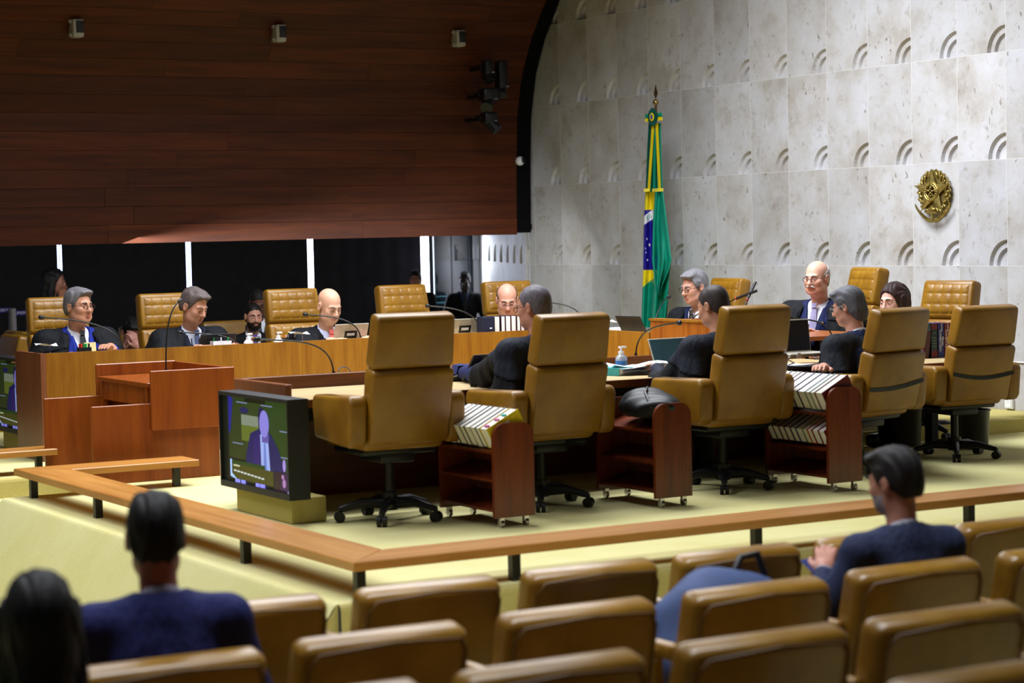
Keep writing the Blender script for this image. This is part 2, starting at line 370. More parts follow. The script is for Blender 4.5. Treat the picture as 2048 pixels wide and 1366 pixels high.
while s+PH < arcl[-1]:
    ya, za = prof_at(s+0.0015); yb, zb = prof_at(s+PH-0.0015)
    x = 3.0-rnd.random()*1.5
    while x < 11.93:
        L = 2.2+rnd.random()*1.6; xe = min(11.93, x+L)
        if 11.93-xe < 0.5: xe = 11.93
        xa = max(x, 3.0)
        if xe > 3.0:
            j = rnd.uniform(-0.003, 0.003); t = 0.03
            h = MB().hexa([(xa+0.001-xa, j, 0), (xe-xa-0.001, j, 0), (xe-xa-0.001, t, 0), (0.001, t, 0), (0.001, yb-ya+j, zb-za), (xe-xa-0.001, yb-ya+j, zb-za), (xe-xa-0.001, yb-ya+t, zb-za), (0.001, yb-ya+t, zb-za)])
            part('plank', h, ['plank_wood'], wall_timber, loc=(xa, ya, za))
        x = xe
    s += PH; row += 1
struct(part('ceiling_soffit', MB().box(-4, 15.5, YW+0.05, 27.5, 1.64, 1.70), ['backing']))
struct(part('ceiling', MB().box(-4, XW+0.3, -2, YW-3.3, 6.0, 6.1), ['ceiling_dark']))

# ---------------- dark blinds at the back with slits of daylight between them
YB = 24.8
em = emis('daylight_pane', 'b4ccff', 9.0); em2 = emis('daylight_pane_bright', 'dfe8ff', 22.0)
slit = [4.95, 6.56, 8.166, 9.777, 11.398, 13.004]; half = [0.024, 0.024, 0.024, 0.028, 0.034, 0.046]
for i, (x, h) in enumerate(zip(slit, half)):
    w = struct(part('window_%d' % (i+1), MB().box(x-h-0.05, x+h+0.05, YB+0.06, YB+0.07, -0.5, 1.66), [em if i < 4 else em2]))
    part('window_frame', MB().box(x+h*0.35, x+h*0.35+0.012, YB+0.03, YB+0.055, -0.5, 1.62), ['steel'], w)
place_names = ['cut off at the far left', 'left of the leftmost slit', 'behind the man in bright blue', 'behind the bearded man', 'behind the bald man', 'beside the glass door']
for i in range(6):
    x1 = slit[i]-half[i]; x0 = (slit[i-1]+half[i-1]) if i else 3.2
    B = MB()
    B.surf(lambda u, v: (x0+(x1-x0)*u, YB-0.004*math.cos(u*40), -0.5+2.13*v), 60, 1)
    B.box(x0, x1, YB-0.01, YB+0.02, 1.6, 1.64)
    tag(part('roller_blind', B, ['curtain'], smooth=60), 'black roller blind at the rear window, %s' % place_names[i], 'blind', 'rear blinds')
# glass door beside the last slit
door = struct(part('door_1', MB().box(13.13, 13.66, YB-0.02, YB, -0.5, 1.6), ['dark_glass']))
for z in (0.72, 0.80): part('glass_stripe', MB().box(13.13, 13.66, YB-0.025, YB-0.021, z, z+0.014), [plain('stripe', '3f7f8a', 0.4)], door)
for x in (13.13, 13.385, 13.64): part('door_frame', MB().box(x, x+0.018, YB-0.03, YB-0.021, -0.5, 1.6), [plain('door_edge', '223236', 0.3)], door)
part('door_handle', MB().tube([(13.37, YB-0.06, 0.45), (13.37, YB-0.06, 0.62)], 0.01), ['chrome'], door)
struct(part('wall_rear', MB().box(-4, 3.2, YB, YB+0.1, -0.5, 1.7).box(13.66, 13.7, YB-0.03, YB+0.03, -0.5, 1.65), ['curtain']))
area_light('daylight_fill', (13.42, 24.45, 0.85), (13.9, 24.15, 0.85), 0.25, 1.5, 26, (0.82, 0.88, 1.0), 150)  # added area light brightening the angled stone, standing in for daylight

# outlet and cable on the stone wall
p = on_x(2022, 815, XW)
o = tag(part('wall_outlet', MB().rbox((0, 0, 0), (0.03, 0.09, 0.09), 0.008), ['white_plastic'], loc=(XW-0.015, p[1], 0.155)), 'small white outlet box low on the stone wall at right', 'outlet')
part('cover_plate', MB().rbox((-0.017, 0, 0), (0.006, 0.07, 0.07), 0.002), ['white_plastic'], o)
tag(part('wall_cable', MB().tube([(XW-0.008, 11.6+0.3*i, 0.50+0.012*math.sin(i)) for i in range(9)], 0.006), ['white_plastic'], smooth=60), 'thin white cable running along the stone wall beside the end chair', 'cable')
p = on_x(2016, 700, XW); tag(part('wall_bracket', MB().box(-0.03, 0, -0.02, 0.03, -0.04, 0.05).box(-0.05, -0.03, -0.012, 0.022, -0.02, 0.03), ['brass'], loc=(XW, p[1], p[2])), 'small brass bracket on the stone wall behind the end chair', 'bracket')

# ================================================================== low rails round the platform
def rail(name, label, beams, posts, group='platform rails'):
    r = thing(name, label, 'rail', (0, 0, 0), group=group)
    for pts, m in beams:
        B = MB(); z0, z1, c = 0.129, 0.172, 0.005
        n = len(pts); cx = sum(p[0] for p in pts)/n; cy = sum(p[1] for p in pts)/n
        ins = [(p[0]+(c if p[0] < cx else -c), p[1]+(c if p[1] < cy else -c)) for p in pts]
        B.add([(x, y, z0) for x, y in pts]+[(x, y, z1-c) for x, y in pts]+[(x, y, z1) for x, y in ins], [(3, 2, 1, 0)]+[(i, (i+1) % 4, 4+(i+1) % 4, 4+i) for i in range(4)]+[(4+i, 4+(i+1) % 4, 8+(i+1) % 4, 8+i) for i in range(4)]+[(8, 9, 10, 11)])
        part('beam', B, [m], r, smooth=30)
    for x, y in posts:
        part('post', MB().box(x-0.022, x+0.022, y-0.022, y+0.022, 0, 0.13), ['black_metal'], r)
    return r
a, b, c, d = 4.148, 4.435, 8.654, 8.944
e0, e1 = 13.36, 13.66
rail('platform_rail', 'long low L-shaped wooden rail on black posts along the front of the platform',
     [([(a, c), (11.9, c), (11.9, d), (b, d)], 'rail_wood_x'), ([(a, c), (b, d), (b, e0), (a, e1)], 'rail_wood_y'), ([(a, e1), (b, e0), (5.3, e0), (5.3, e1)], 'rail_wood_x')],
     [(4.2, 8.71), (4.2, 10.0), (4.2, 11.1), (4.2, 12.2), (4.2, 13.42), (5.0, 8.71), (6.39, 8.71), (7.78, 8.71), (9.2, 8.71), (10.6, 8.71), (5.16, 13.42)])
rail('platform_rail', 'short wooden rail at the left edge in front of the far screen',
     [([(a, 14.76), (4.80, 14.76), (4.80, 15.05), (b, 15.05)], 'rail_wood_x'), ([(a, 14.76), (b, 15.05), (b, 18.0), (a, 18.0)], 'rail_wood_y')],
     [(4.2, 15.0), (4.2, 16.6), (4.68, 14.82)])
# ================================================================== the U-shaped bench
YN0, YN1 = 11.47, 12.34     # near table, front and ledge
XE = 5.19                   # left end of the near table
near = thing('near_bench', 'near arm of the bench, dark wood table with pale top and raised ledge', 'desk', (0, 0, 0))
part('worktop', MB().rbox(((XE+9.45)/2, (YN0+YN1)/2, ZT-0.015), (9.45-XE, YN1-YN0, 0.03), 0.004, 1), ['top_wood'], near)
part('edge_strip', MB().box(XE, 9.45, YN0-0.012, YN0, ZT-0.05, ZT-0.002), ['desk_wood_dark'], near)
part('ledge', MB().rbox(((XE+9.47)/2, YN1+0.02, (ZL+0.5)/2), (9.47-XE+0.03, 0.04, ZL-0.5), 0.004, 1), ['desk_wood_dark'], near)
part('end_ledge', MB().rbox((XE-0.02, (11.6+YN1+0.04)/2, (ZL+0.45)/2), (0.04, YN1+0.04-11.6, ZL-0.45), 0.004, 1), ['end_wood'], near)
part('front_panel', MB().box(XE, 9.47, YN1-0.02, YN1+0.02, 0.0, 0.55), ['desk_wood_dark'], near)
part('end_panel', MB().box(XE-0.03, XE+0.01, YN0+0.05, YN1, 0.0, ZT-0.03), ['black_box'], near)
for x in (6.6, 7.9, 9.2): part('divider', MB().box(x-0.015, x+0.015, YN0+0.18, YN1, 0.0, ZT-0.03), ['black_box'], near)
part('drawer_rail', MB().box(XE, 9.45, YN0+0.03, YN0+0.06, ZT-0.13, ZT-0.03), ['black_box'], near)
sec = thing('side_table', 'plain wooden end section of the near bench carrying four thick law books', 'desk', (0, 0, 0))
part('worktop', MB().rbox((10.07, 11.95, 0.640), (1.2, 0.9, 0.03), 0.004, 1), ['top_wood'], sec)
part('edge_strip', MB().box(9.47, 10.67, 11.488, 11.50, 0.60, 0.65), ['desk_wood_dark'], sec)
for x in (9.56, 10.60): part('leg', MB().box(x-0.03, x+0.03, 12.22, 12.30, 0, 0.625), ['black_box'], sec)
part('modesty_panel', MB().box(9.47, 10.67, 12.36, 12.40, 0.25, 0.625), ['desk_wood'], sec)

YF = 15.58; ZF = 0.80; ZFT = 0.725
far = thing('far_bench', 'far arm of the bench with tall honey-coloured wooden front panels', 'desk')
for x0, x1 in ((5.0, 7.065), (7.065, 9.13), (9.13, 9.52)):
    part('front_panel', MB().box(x0+0.001, x1-0.001, YF, YF+0.04, 0, ZF), ['desk_wood'], far)
part('end_panel', MB().box(4.96, 5.0, YF+0.0, YF+0.62, 0, ZF), ['end_wood'], far)
part('worktop', MB().box(5.0, 9.55, YF+0.04, YF+0.85, ZFT-0.03, ZFT), ['top_wood'], far)
part('inner_panel', MB().box(5.0, 9.5, YF+0.30, YF+0.33, 0, ZFT-0.03), ['black_box'], far)

XH = 9.52
head = thing('head_bench', 'short wooden bench arm at the head of the table, below the flag', 'desk')
part('front_panel', MB().box(XH, XH+0.04, 14.36, YF, 0, ZF), ['desk_wood'], head)
part('worktop', MB().box(XH+0.04, XH+0.8, 14.36, YF+0.85, ZFT-0.03, ZFT), ['top_wood'], head)
pres = thing('president_bench', 'raised reddish wooden bench in front of the two men at the stone wall', 'desk')
part('front_panel', MB().box(XH+0.01, XH+0.05, 12.42, 14.35, 0, 0.895), ['president_wood'], pres)
part('end_panel', MB().box(XH+0.05, XH+0.75, 14.31, 14.35, 0, 0.895), ['president_wood'], pres)
part('top_trim', MB().box(XH+0.0, XH+0.09, 12.42, 14.36, 0.895, 0.912), ['desk_wood'], pres)
part('worktop', MB().box(XH+0.05, XH+0.75, 12.42, 14.31, 0.79, 0.82), ['president_wood'], pres)
part('inner_ledge', MB().box(XH-0.28, XH+0.01, 12.42, 13.6, 0.66, 0.69), ['desk_wood_dark'], pres)

# ================================================================== lectern
lec = thing('lectern', 'orange-brown wooden lectern with side wings and a boxed reading desk', 'lectern', (0, 0, 0))
YL0, YL1 = 13.82, 14.82
part('side_wing', MB().rbox((5.185, YL0+0.015, 0.262), (0.90, 0.03, 0.524), 0.004, 1), ['lectern_wood'], lec)
part('side_wing', MB().rbox((5.185, YL1+0.015, 0.262), (0.90, 0.03, 0.524), 0.004, 1), ['lectern_wood'], lec)
part('front_panel', MB().box(5.60, 5.63, YL0+0.03, YL1, 0, 0.62), ['lectern_wood'], lec)
part('side_guard', MB().rbox((5.447, YL0-0.012, 0.542), (0.605, 0.025, 0.40), 0.004, 1), ['lectern_wood'], lec)
part('side_guard', MB().rbox((5.43, YL1+0.04, 0.60), (0.60, 0.025, 0.29), 0.006, 1), ['lectern_wood'], lec)
part('front_guard', MB().box(5.71, 5.745, YL0, YL1+0.03, 0.36, 0.738), ['lectern_wood'], lec)
part('reading_desk', MB().rbox((5.43, 14.33, 0.645), (0.60, 1.00, 0.03), 0.004, 1), ['lectern_wood'], lec)
part('desk_apron', MB().box(5.15, 5.17, 13.95, 14.79, 0.50, 0.63), ['lectern_wood'], lec)
for yy in (14.76, 13.86): part('support', MB().box(5.14, 5.18, yy, yy+0.05, 0.0, 0.63), ['lectern_wood'], lec)
part('plinth', MB().box(4.9, 5.55, 13.88, 13.9, 0.0, 0.05), ['desk_wood_dark'], lec)

# ================================================================== two big screens on carpeted blocks
def tv(label, x, y0, y1, z0, z1, bright, main):
    t = thing('floor_screen', label, 'screen', (x, (y0+y1)/2, 0), group='screens at the bench ends')
    w = y1-y0; T = 0.13; h = z1-z0; zc = (z0+z1)/2
    B = MB(); b = 0.03
    B.box(0.03, T, -w/2, w/2, z0, z1)
    B.box(0, 0.03, -w/2, w/2, z1-0.022, z1); B.box(0, 0.03, -w/2, w/2, z0, z0+0.036); B.box(0, 0.03, -w/2, -w/2+0.012, z0+0.036, z1-0.022); B.box(0, 0.03, w/2-0.012, w/2, z0+0.036, z1-0.022)
    part('case', B, ['tv_case'], t)
    part('carpet_block', MB().rbox((T/2+0.10, -0.0, z0/2), (0.22, w*0.8, z0), 0.012, 2), ['carpet_shaded'], t, smooth=40)
    sc = part('screen_panel', MB().box(0.022, 0.029, -w/2+0.012, w/2-0.012, z0+0.036, z1-0.022), [emis('screen_bg_%d' % main, '141c10', 0.6*bright)], t)
    # picture: u from the left of the screen (far end, +y) to the right, v up
    def P(u, v, t=0.0): return (0.0205-t, (w/2-0.10)-(w-0.115)*u, z0+0.036+(h-0.058)*v)
    def flat(name, poly, col, st, t=0.0):
        pts = [P(u, v, t) for u, v in poly]; n = len(pts)
        B = MB(); B.add(pts+[(p[0]+0.001, p[1], p[2]) for p in pts], [tuple(range(n)), tuple(range(2*n-1, n-1, -1))]+[(i, n+i, n+(i+1) % n, (i+1) % n) for i in range(n)])
        part(name, B, [emis('scr_%s_%d' % (col, main), col, st*bright)], sc)
    def ell(cx, cy, rx, ry, n=16): return [(cx+rx*math.cos(2*math.pi*i/n), cy+ry*math.sin(2*math.pi*i/n)) for i in range(n)]
    R = lambda a, b, c, d: [(a, c), (b, c), (b, d), (a, d)]
    flat('picture_seat', R(0.0, 0.28, 0.28, 1.0), '2c3d18', 0.8); flat('picture_seat', R(0.28, 0.62, 0.35, 0.95), '35481c', 0.7); flat('picture_seat', R(0.62, 1.0, 0.2, 1.0), '2c4a1a', 0.7)
    flat('picture_seat', R(0.22, 0.50, 0.50, 0.80), '93a08a', 0.7, 0.0008); flat('picture_seat', R(0.22, 0.50, 0.50, 0.68), '6f7f2c', 0.7, 0.001)
    for a, c in ((0.14, 0.93), (0.55, 0.93), (0.84, 0.67), (0.06, 0.45), (0.82, 0.38)): flat('picture_highlight', R(a, min(1, a+0.18), c, c+0.012), '8ea0c8', 0.7, 0.001)
    flat('picture_figure', [(0.03, 0.6), (0.08, 0.97), (0.0, 1.0), (0.0, 0.55)], '20208c', 0.9, 0.001)
    flat('picture_figure', ell(0.27, 0.85, 0.07, 0.035), '1c1c60', 0.8, 0.0014)
    flat('picture_jacket', [(0.26, 0.12), (0.30, 0.38), (0.37, 0.60), (0.50, 0.66), (0.70, 0.62), (0.82, 0.45), (0.95, 0.14)], '181860', 0.8, 0.0018)
    flat('picture_jacket', [(0.40, 0.15), (0.42, 0.55), (0.52, 0.64), (0.54, 0.15)], '2a1670', 0.8, 0.0022)
    flat('picture_shirt', [(0.54, 0.18), (0.53, 0.60), (0.60, 0.64), (0.66, 0.50), (0.68, 0.18)], '9cb0f0', 1.0, 0.0026)
    flat('picture_tie', [(0.575, 0.20), (0.59, 0.52), (0.615, 0.52), (0.63, 0.20)], '6f86d8', 0.9, 0.003)
    flat('picture_hair', ell(0.555, 0.79, 0.05, 0.13), '1a1450', 0.8, 0.003); flat('picture_face', ell(0.60, 0.73, 0.075, 0.155), '8c84e0', 0.95, 0.0034)
    flat('picture_neck', R(0.56, 0.67, 0.52, 0.62), '6a5cb0', 0.8, 0.0032)
    flat('picture_banner', R(0.05, 0.73, 0.04, 0.21), '4a4a10', 0.8, 0.0038); flat('picture_banner', R(0.05, 0.60, 0.21, 0.255), '1f4414', 0.8, 0.0038)
    flat('picture_bar', R(0.02, 0.045, 0.06, 0.26), 'a8c8ff', 1.1, 0.004); flat('picture_bar', [(0.02, 0.06), (0.14, 0.03), (0.045, 0.10)], 'a8c8ff', 1.1, 0.0042)
    flat('picture_caption', R(0.075, 0.18, 0.185, 0.205), 'c8c8a0', 1.0, 0.0042)
    for k in range(9): flat('picture_caption', R(0.08+k*0.057, 0.08+k*0.057+0.045, 0.125-0.004*k, 0.145-0.004*k), 'c8d0c8', 1.0, 0.0042)
    for a, b in ((0.10, 0.18), (0.20, 0.27), (0.44, 0.50), (0.51, 0.59)): flat('picture_paper', R(a, b, 0.0, 0.04), '9090f8', 1.1, 0.0042)
    flat('picture_inset', R(0.74, 1.0, 0.0, 0.22), '2a1024', 0.8, 0.004); flat('picture_signer', ell(0.905, 0.30, 0.022, 0.07), 'a890e0', 1.0, 0.0044)
    flat('picture_signer', [(0.84, 0.02), (0.86, 0.2), (0.95, 0.22), (0.98, 0.02)], '3c1c50', 0.8, 0.0042); flat('picture_signer', ell(0.90, 0.10, 0.025, 0.05), 'b080b8', 1.0, 0.0046); flat('picture_signer', ell(0.88, 0.17, 0.02, 0.025), 'b080b8', 1.0, 0.0046)
    flat('picture_paper', [(0.95, 0.0), (1.0, 0.0), (1.0, 0.12)], 'a0b0ff', 1.1, 0.0046)
    return t
tv('large black-cased screen showing a speaker, on a carpeted block at the near bench end', 4.925, 11.08, 12.08, 0.147, 0.713, 1.0, 1)
tv('black-cased screen cut off by the left edge, on a carpeted block', 4.98, 15.93, 16.93, 0.155, 0.735, 0.55, 2)

# ================================================================== swivel armchairs of the bench
def tufted(w, h, cols, rows, y0, bulge, z0, taper=0.0):
    B = MB(); nu, nv = cols*9, rows*9
    def fn(u, v):
        a, b = u*cols, v*rows
        da = abs(a-round(a)); db = abs(b-round(b))
        inner_a = 0 < round(a) < cols; inner_b = 0 < round(b) < rows
        g = 0.0
        if inner_a: g = max(g, 0.007*math.exp(-(da/0.06)**2))
        if inner_b: g = max(g, 0.007*math.exp(-(db/0.06)**2))
        if inner_a and inner_b: g = max(g, 0.016*math.exp(-math.sqrt(da**2+db**2)/0.16))
        e = min(u, 1-u)*w; f = min(v, 1-v)*h
        edge = bulge*(1-math.exp(-min(e, f)/0.02))
        ww = w*(1+taper*(0.5-v))
        return ((u-0.5)*ww, y0+edge-g, z0+v*h)
    return B.surf(fn, nu, nv, flip=True)
def star_base(t, rad=0.30, turn=0.0, col_top=0.36):
    part('column', MB().tube([(0, 0, 0.06), (0, 0, 0.16)], 0.045, 14).tube([(0, 0, 0.15), (0, 0, col_top)], 0.026, 14), ['black_plastic'], t, smooth=40)
    for k in range(5):
        a = turn+2*math.pi*k/5; ca, sa = math.cos(a), math.sin(a)
        B = MB(); B.tube([(ca*0.02, sa*0.02, 0.10), (ca*rad*0.55, sa*rad*0.55, 0.105), (ca*rad, sa*rad, 0.072)], [0.036, 0.027, 0.018], 8)
        lg = part('leg', B, ['black_plastic'], t, smooth=50)
        c = MB()
        for s in (-1, 1):
            ox, oy = -sa*0.016*s, ca*0.016*s
            c.tube([(ca*rad+ox-sa*0.011*s, sa*rad+oy+ca*0.011*s, 0.03), (ca*rad+ox+sa*0.011*s, sa*rad+oy-ca*0.011*s, 0.03)], 0.03, 14)
        c.tube([(ca*rad, sa*rad, 0.03), (ca*rad, sa*rad, 0.08)], 0.011, 8)
        part('caster', c, ['black_plastic'], lg, smooth=40)
def make_chair():
    t = thing('swivel_armchair', '-', 'chair')
    lean = math.radians(13)
    def back_panel(w0, w1, z0, z1, y, th):       # tapered cushion, rounded
        B = MB(); B.rbox((0, 0, 0), (1, th, z1-z0), 0.035, 4)
        B.v = [(x*(w0+(w1-w0)*((z/(z1-z0))+0.5)), yy, z) for x, yy, z in B.v]
        m = Matrix.Translation((0, y-math.tan(lean)*((z0+z1)/2-0.5), (z0+z1)/2)) @ Matrix.Rotation(lean, 4, 'X')
        return B.xf(m), m
    B, m = back_panel(0.50, 0.475, 0.875, 1.175, -0.215, 0.115)
    up = part('upper_back', B, ['leather'], t, smooth=45)
    T = tufted(0.44, 0.25, 5, 3, 0.045, 0.03, -0.125, 0.08).xf(m); part('tufted_pad', T, ['leather'], up, smooth=180)
    B, m = back_panel(0.485, 0.505, 0.455, 0.882, -0.225, 0.130)
    lo = part('lower_back', B, ['leather'], t, smooth=45)
    T = tufted(0.44, 0.36, 5, 4, 0.052, 0.03, -0.16).xf(m); part('tufted_pad', T, ['leather'], lo, smooth=180)
    part('seat', MB().rbox((0, 0.06, 0.48), (0.50, 0.56, 0.13), 0.04, 4), ['leather'], t, smooth=45)
    part('seat_shell', MB().rbox((0, 0.05, 0.405), (0.46, 0.42, 0.04), 0.015, 2), ['black_plastic'], t, smooth=45)
    for s in (-1, 1):
        A = MB(); prof = [(-0.24, 0.44), (0.24, 0.47), (0.27, 0.66), (0.25, 0.715), (-0.26, 0.73), (-0.29, 0.69), (-0.27, 0.48)]
        x0 = s*0.250; x1 = s*0.355
        A.prism(prof if s > 0 else prof[::-1], lambda a, b, q, x0=x0, x1=x1: (x0+(x1-x0)*q, a, b))
        me = A.mesh('armrest', ['leather'], 45)
        bm = bmesh.new(); bm.from_mesh(me); bmesh.ops.recalc_face_normals(bm, faces=bm.faces); bmesh.ops.bevel(bm, geom=list(bm.edges), offset=0.022, segments=3, profile=0.5, affect='EDGES', clamp_overlap=True)
        bm.to_mesh(me); bm.free(); me.polygons.foreach_set('use_smooth', [True]*len(me.polygons)); me.set_sharp_from_angle(angle=math.radians(50))
        ar = place('armrest', me, t)
        part('piping', MB().tube([(x0+s*0.085, y, z) for y, z in ((-0.25, 0.722), (0.0, 0.724), (0.235, 0.712), (0.262, 0.65), (0.235, 0.49))], 0.004, 6), [plain('piping', '5a3c12', 0.5)], ar, smooth=60)
    part('mechanism', MB().rbox((0, 0.02, 0.365), (0.22, 0.30, 0.06), 0.015, 2), ['black_plastic'], t, smooth=40)
    star_base(t, 0.29, 0.35, 0.345)
    return t
chair0 = make_chair(); chair0_used = []
def swivel(loc, rz, label, group, base_turn=0.0, z=0.0, tall=1.0):
    c = chair0 if not chair0_used else copy_tree(chair0); chair0_used.append(1)
    c.location = (float(loc[0]), float(loc[1]), z); c.rotation_euler = (0, 0, math.radians(rz)); tag(c, label, 'chair', group); c.scale = (1, 1, tall); return c
NG = 'high-backed armchairs on the near side of the bench'
c1 = swivel((5.51, 11.00), -2, 'empty caramel leather armchair seen from behind, nearest the big screen', NG, tall=1.01)
c2 = swivel((6.50, 10.98), 2, 'caramel leather armchair behind the robed man with the cropped grey hair', NG, tall=0.975)
c3 = swivel((7.81, 10.98), 0, 'caramel leather armchair of the robed man beside the green laptop screen', NG, tall=0.975)
c4 = swivel((8.98, 11.10), 9, 'caramel leather armchair with black strap, behind the wavy-haired robed man', NG, tall=0.92)
c5 = swivel((10.06, 11.40), -5, 'empty caramel leather armchair with black strap, rightmost, beside the black bin', NG, tall=0.90)
def strap(parent, z0, z1, dip):
    B = MB(); n = 14; lean = math.tan(math.radians(13))
    pts = []
    for i in range(n+1):
        u = i/n; x = (u-0.5)*0.50; z = z0+(z1-z0)*u-dip*math.sin(math.pi*u); y = -0.225-lean*(z-0.5)-0.072
        pts.append((x, y, z))
    for i in range(n):
        (xa, ya, za), (xb, yb, zb) = pts[i], pts[i+1]; h = 0.014
        B.add([(xa, ya, za-h), (xb, yb, zb-h), (xb, yb, zb+h), (xa, ya, za+h)], [(0, 1, 2, 3)])
        B.add([(xa, ya-0.004, za-h), (xb, yb-0.004, zb-h), (xb, yb-0.004, zb+h), (xa, ya-0.004, za+h)], [(0, 1, 2, 3)])
    part('strap', B, ['black_plastic'], parent)
strap(c4, 0.62, 0.66, 0.02); strap(c5, 0.67, 0.66, 0.035)

FG = 'tufted armchairs on the far side of the bench'
YC = 16.95
for x, y, rz, lb in ((118, 617, 178, 'tufted caramel armchair behind the man in the bright blue suit'), (342, 612, 182, 'tufted caramel armchair behind the grey-tied man, second from left'),
                     (592, 597, 180, 'tufted caramel armchair behind the bald man with the coral tie'), (815, 578, 182, 'empty tufted caramel armchair on the far side, facing the camera'),
                     (1022, 572, 178, 'tufted caramel armchair behind the balding man at the white books')):
    p = on_y(x, y, YC); swivel((p[0], YC-0.24), rz, lb, FG)
for x, y, X, rz, lb, z in ((1437, 572, 10.98, 88, 'tufted armchair behind the grey-haired man below the flag', 0.0), (1705, 552, 10.98, 78, 'tufted armchair behind the white-moustached man', 0.10),
                        (1893, 594, 11.05, 100, 'empty tufted armchair beside the brown-haired woman', 0.0)):
    p = on_x(x, y, X); swivel((X-0.24, p[1]), rz, lb, 'tufted armchairs along the stone wall', z=z)
if True:
    pl = tag(part('dais', MB().box(9.6, 11.7, 12.45, 15.2, 0.0, 0.10), ['carpet_shaded']), 'low carpeted dais under the chair of the white-moustached man', 'dais')

# ================================================================== book trolleys between the near chairs
def trolley(label, px, py, tilt=0.0, length=0.62, h=0.60):
    p = on_z(px, py, 0.055); t = thing('book_trolley', label, 'trolley', (p[0], p[1]-0.02, 0), group='wooden book trolleys')
    W = 0.255
    for y0, nm in ((0.0, 'end_panel'), (length, 'end_panel')):
        n = 10; R = 0.075
        poly = [(-W/2, 0.055), (W/2, 0.055)]+[(W/2-R+R*math.cos(math.pi/2*i/n), h-R+R*math.sin(math.pi/2*i/n)) for i in range(n+1)]+[(-W/2+R-R*math.sin(math.pi/2*i/n), h-R+R*math.cos(math.pi/2*i/n)) for i in range(n+1)]
        part(nm, MB().prism(poly, lambda a, b, q, y0=y0: (a, y0+0.025*(1-q), b)), ['cart_wood'], t, smooth=30)
    for z in (h-0.17, 0.25, 0.085):
        part('shelf', MB().hexa([(-W/2+0.01, 0.025, z), (W/2-0.02, 0.025, z+0.06), (W/2-0.02, length, z+0.06), (-W/2+0.01, length, z), (-W/2+0.01, 0.025, z+0.015), (W/2-0.02, 0.025, z+0.075), (W/2-0.02, length, z+0.075), (-W/2+0.01, length, z+0.015)][0:8]), ['cart_wood'], t)
    part('center_panel', MB().box(W/2-0.03, W/2-0.012, 0.025, length, 0.085, h-0.1), ['cart_wood'], t)
    for x in (-W/2+0.05, W/2-0.05):
        for y in (0.02, length):
            part('caster', MB().tube([(x-0.01, y, 0.022), (x+0.01, y, 0.022)], 0.022, 12).box(x-0.014, x+0.014, y-0.012, y+0.012, 0.03, 0.057), ['chrome'], t, smooth=40)
    return t
TG = [('wooden book trolley with a yellow book, between the two left chairs', 1027, 1033), ('wooden book trolley with a black bag, beside the third chair', 1345, 994), ('wooden book trolley with two rows of books, beside the fourth chair', 1688, 964)]
trolleys = [trolley(l, x, y, h=hh) for (l, x, y), hh in zip(TG, (0.575, 0.605, 0.635))]

# ================================================================== audience seats
def make_seat():
    t = thing('audience_seat', '-', 'seat')
    B = MB(); B.rbox((0, 0, 0), (0.56, 0.115, 0.60), 0.035, 4)
    B.v = [(x, y-0.05*(1-(x/0.28)**2)*0.6, z+(0.022*(1-(x/0.28)**2) if z > 0.2 else 0)) for x, y, z in B.v]
    m = Matrix.Translation((0, -0.02, 0.56)) @ Matrix.Rotation(math.radians(13), 4, 'X')
    bk = part('backrest', B.xf(m), ['leather_seat'], t, smooth=50)
    loop = [(-0.25, -0.0585, 0.26), (-0.262, -0.0585, 0.0), (-0.262, -0.0585, -0.26)]
    for s in (-1, 1):
        part('piping', MB().tube([(s*0.262, -0.066, -0.26), (s*0.262, -0.066, 0.24), (s*0.235, -0.075, 0.285), (0, -0.09, 0.305)], 0.005, 6).xf(m), [plain('piping', '5a3c12', 0.5)], bk, smooth=60)
    part('seat_cushion', MB().rbox((0, 0.24, 0.36), (0.54, 0.48, 0.13), 0.04, 3), ['leather_seat'], t, smooth=50)
    for s in (-1, 1):
        part('armrest', MB().rbox((s*0.305, 0.17, 0.66), (0.046, 0.46, 0.06), 0.018, 3).box(s*0.305-0.015, s*0.305+0.015, 0.05, 0.32, 0.02, 0.64), ['leather_seat'], t, smooth=50)
    part('pedestal', MB().box(-0.2, 0.2, 0.05, 0.35, 0.0, 0.30), ['black_metal'], t)
    return t
seat0 = make_seat(); seat_used = []
def aud(x, y, z, rz, label, group):
    c = seat0 if not seat_used else copy_tree(seat0); seat_used.append(1)
    c.location = (float(x), float(y), float(z)); c.rotation_euler = (0, 0, math.radians(rz)); tag(c, label, 'seat', group); return c
rowsA = [(507, 1195), (867, 1160), (1193, 1128), (1488, 1098), (1765, 1070), (2035, 1043)]
rowsB = [(-65, 1388), (355, 1325), (775, 1265), (1170, 1212), (1530, 1172), (1845, 1127), (2140, 1092)]
rowsC = [(190, 1440), (660, 1380), (1120, 1318), (1545, 1273), (1910, 1230), (2240, 1195)]
rowsD = [(1480, 1385), (1990, 1335)]
labs = {'A': ['front-row seat right of the man in the navy suit', 'front-row seat below the rail corner', 'front-row seat third from the left', 'front-row seat just beyond the blue bag', 'front-row seat hidden behind the bearded man', 'front-row seat cut off by the right edge'],
        'B': ['second-row seat beside the dark-haired woman', 'second-row seat holding the man in the navy suit', 'second-row seat below the first front-row seat', 'second-row seat in the middle of the row', 'second-row seat with the blue bag on it', 'second-row seat holding the bearded man', 'second-row seat at the right edge'],
        'C': ['third-row seat holding the dark-haired woman', 'third-row seat at the bottom edge left of centre', 'third-row seat at the bottom edge in the centre', 'third-row seat below the blue bag', 'third-row seat below the bearded man', 'third-row seat at the right edge'],
        'D': ['rearmost seat at the bottom edge, centre', 'rearmost seat top at the bottom right corner']}
seats = {}
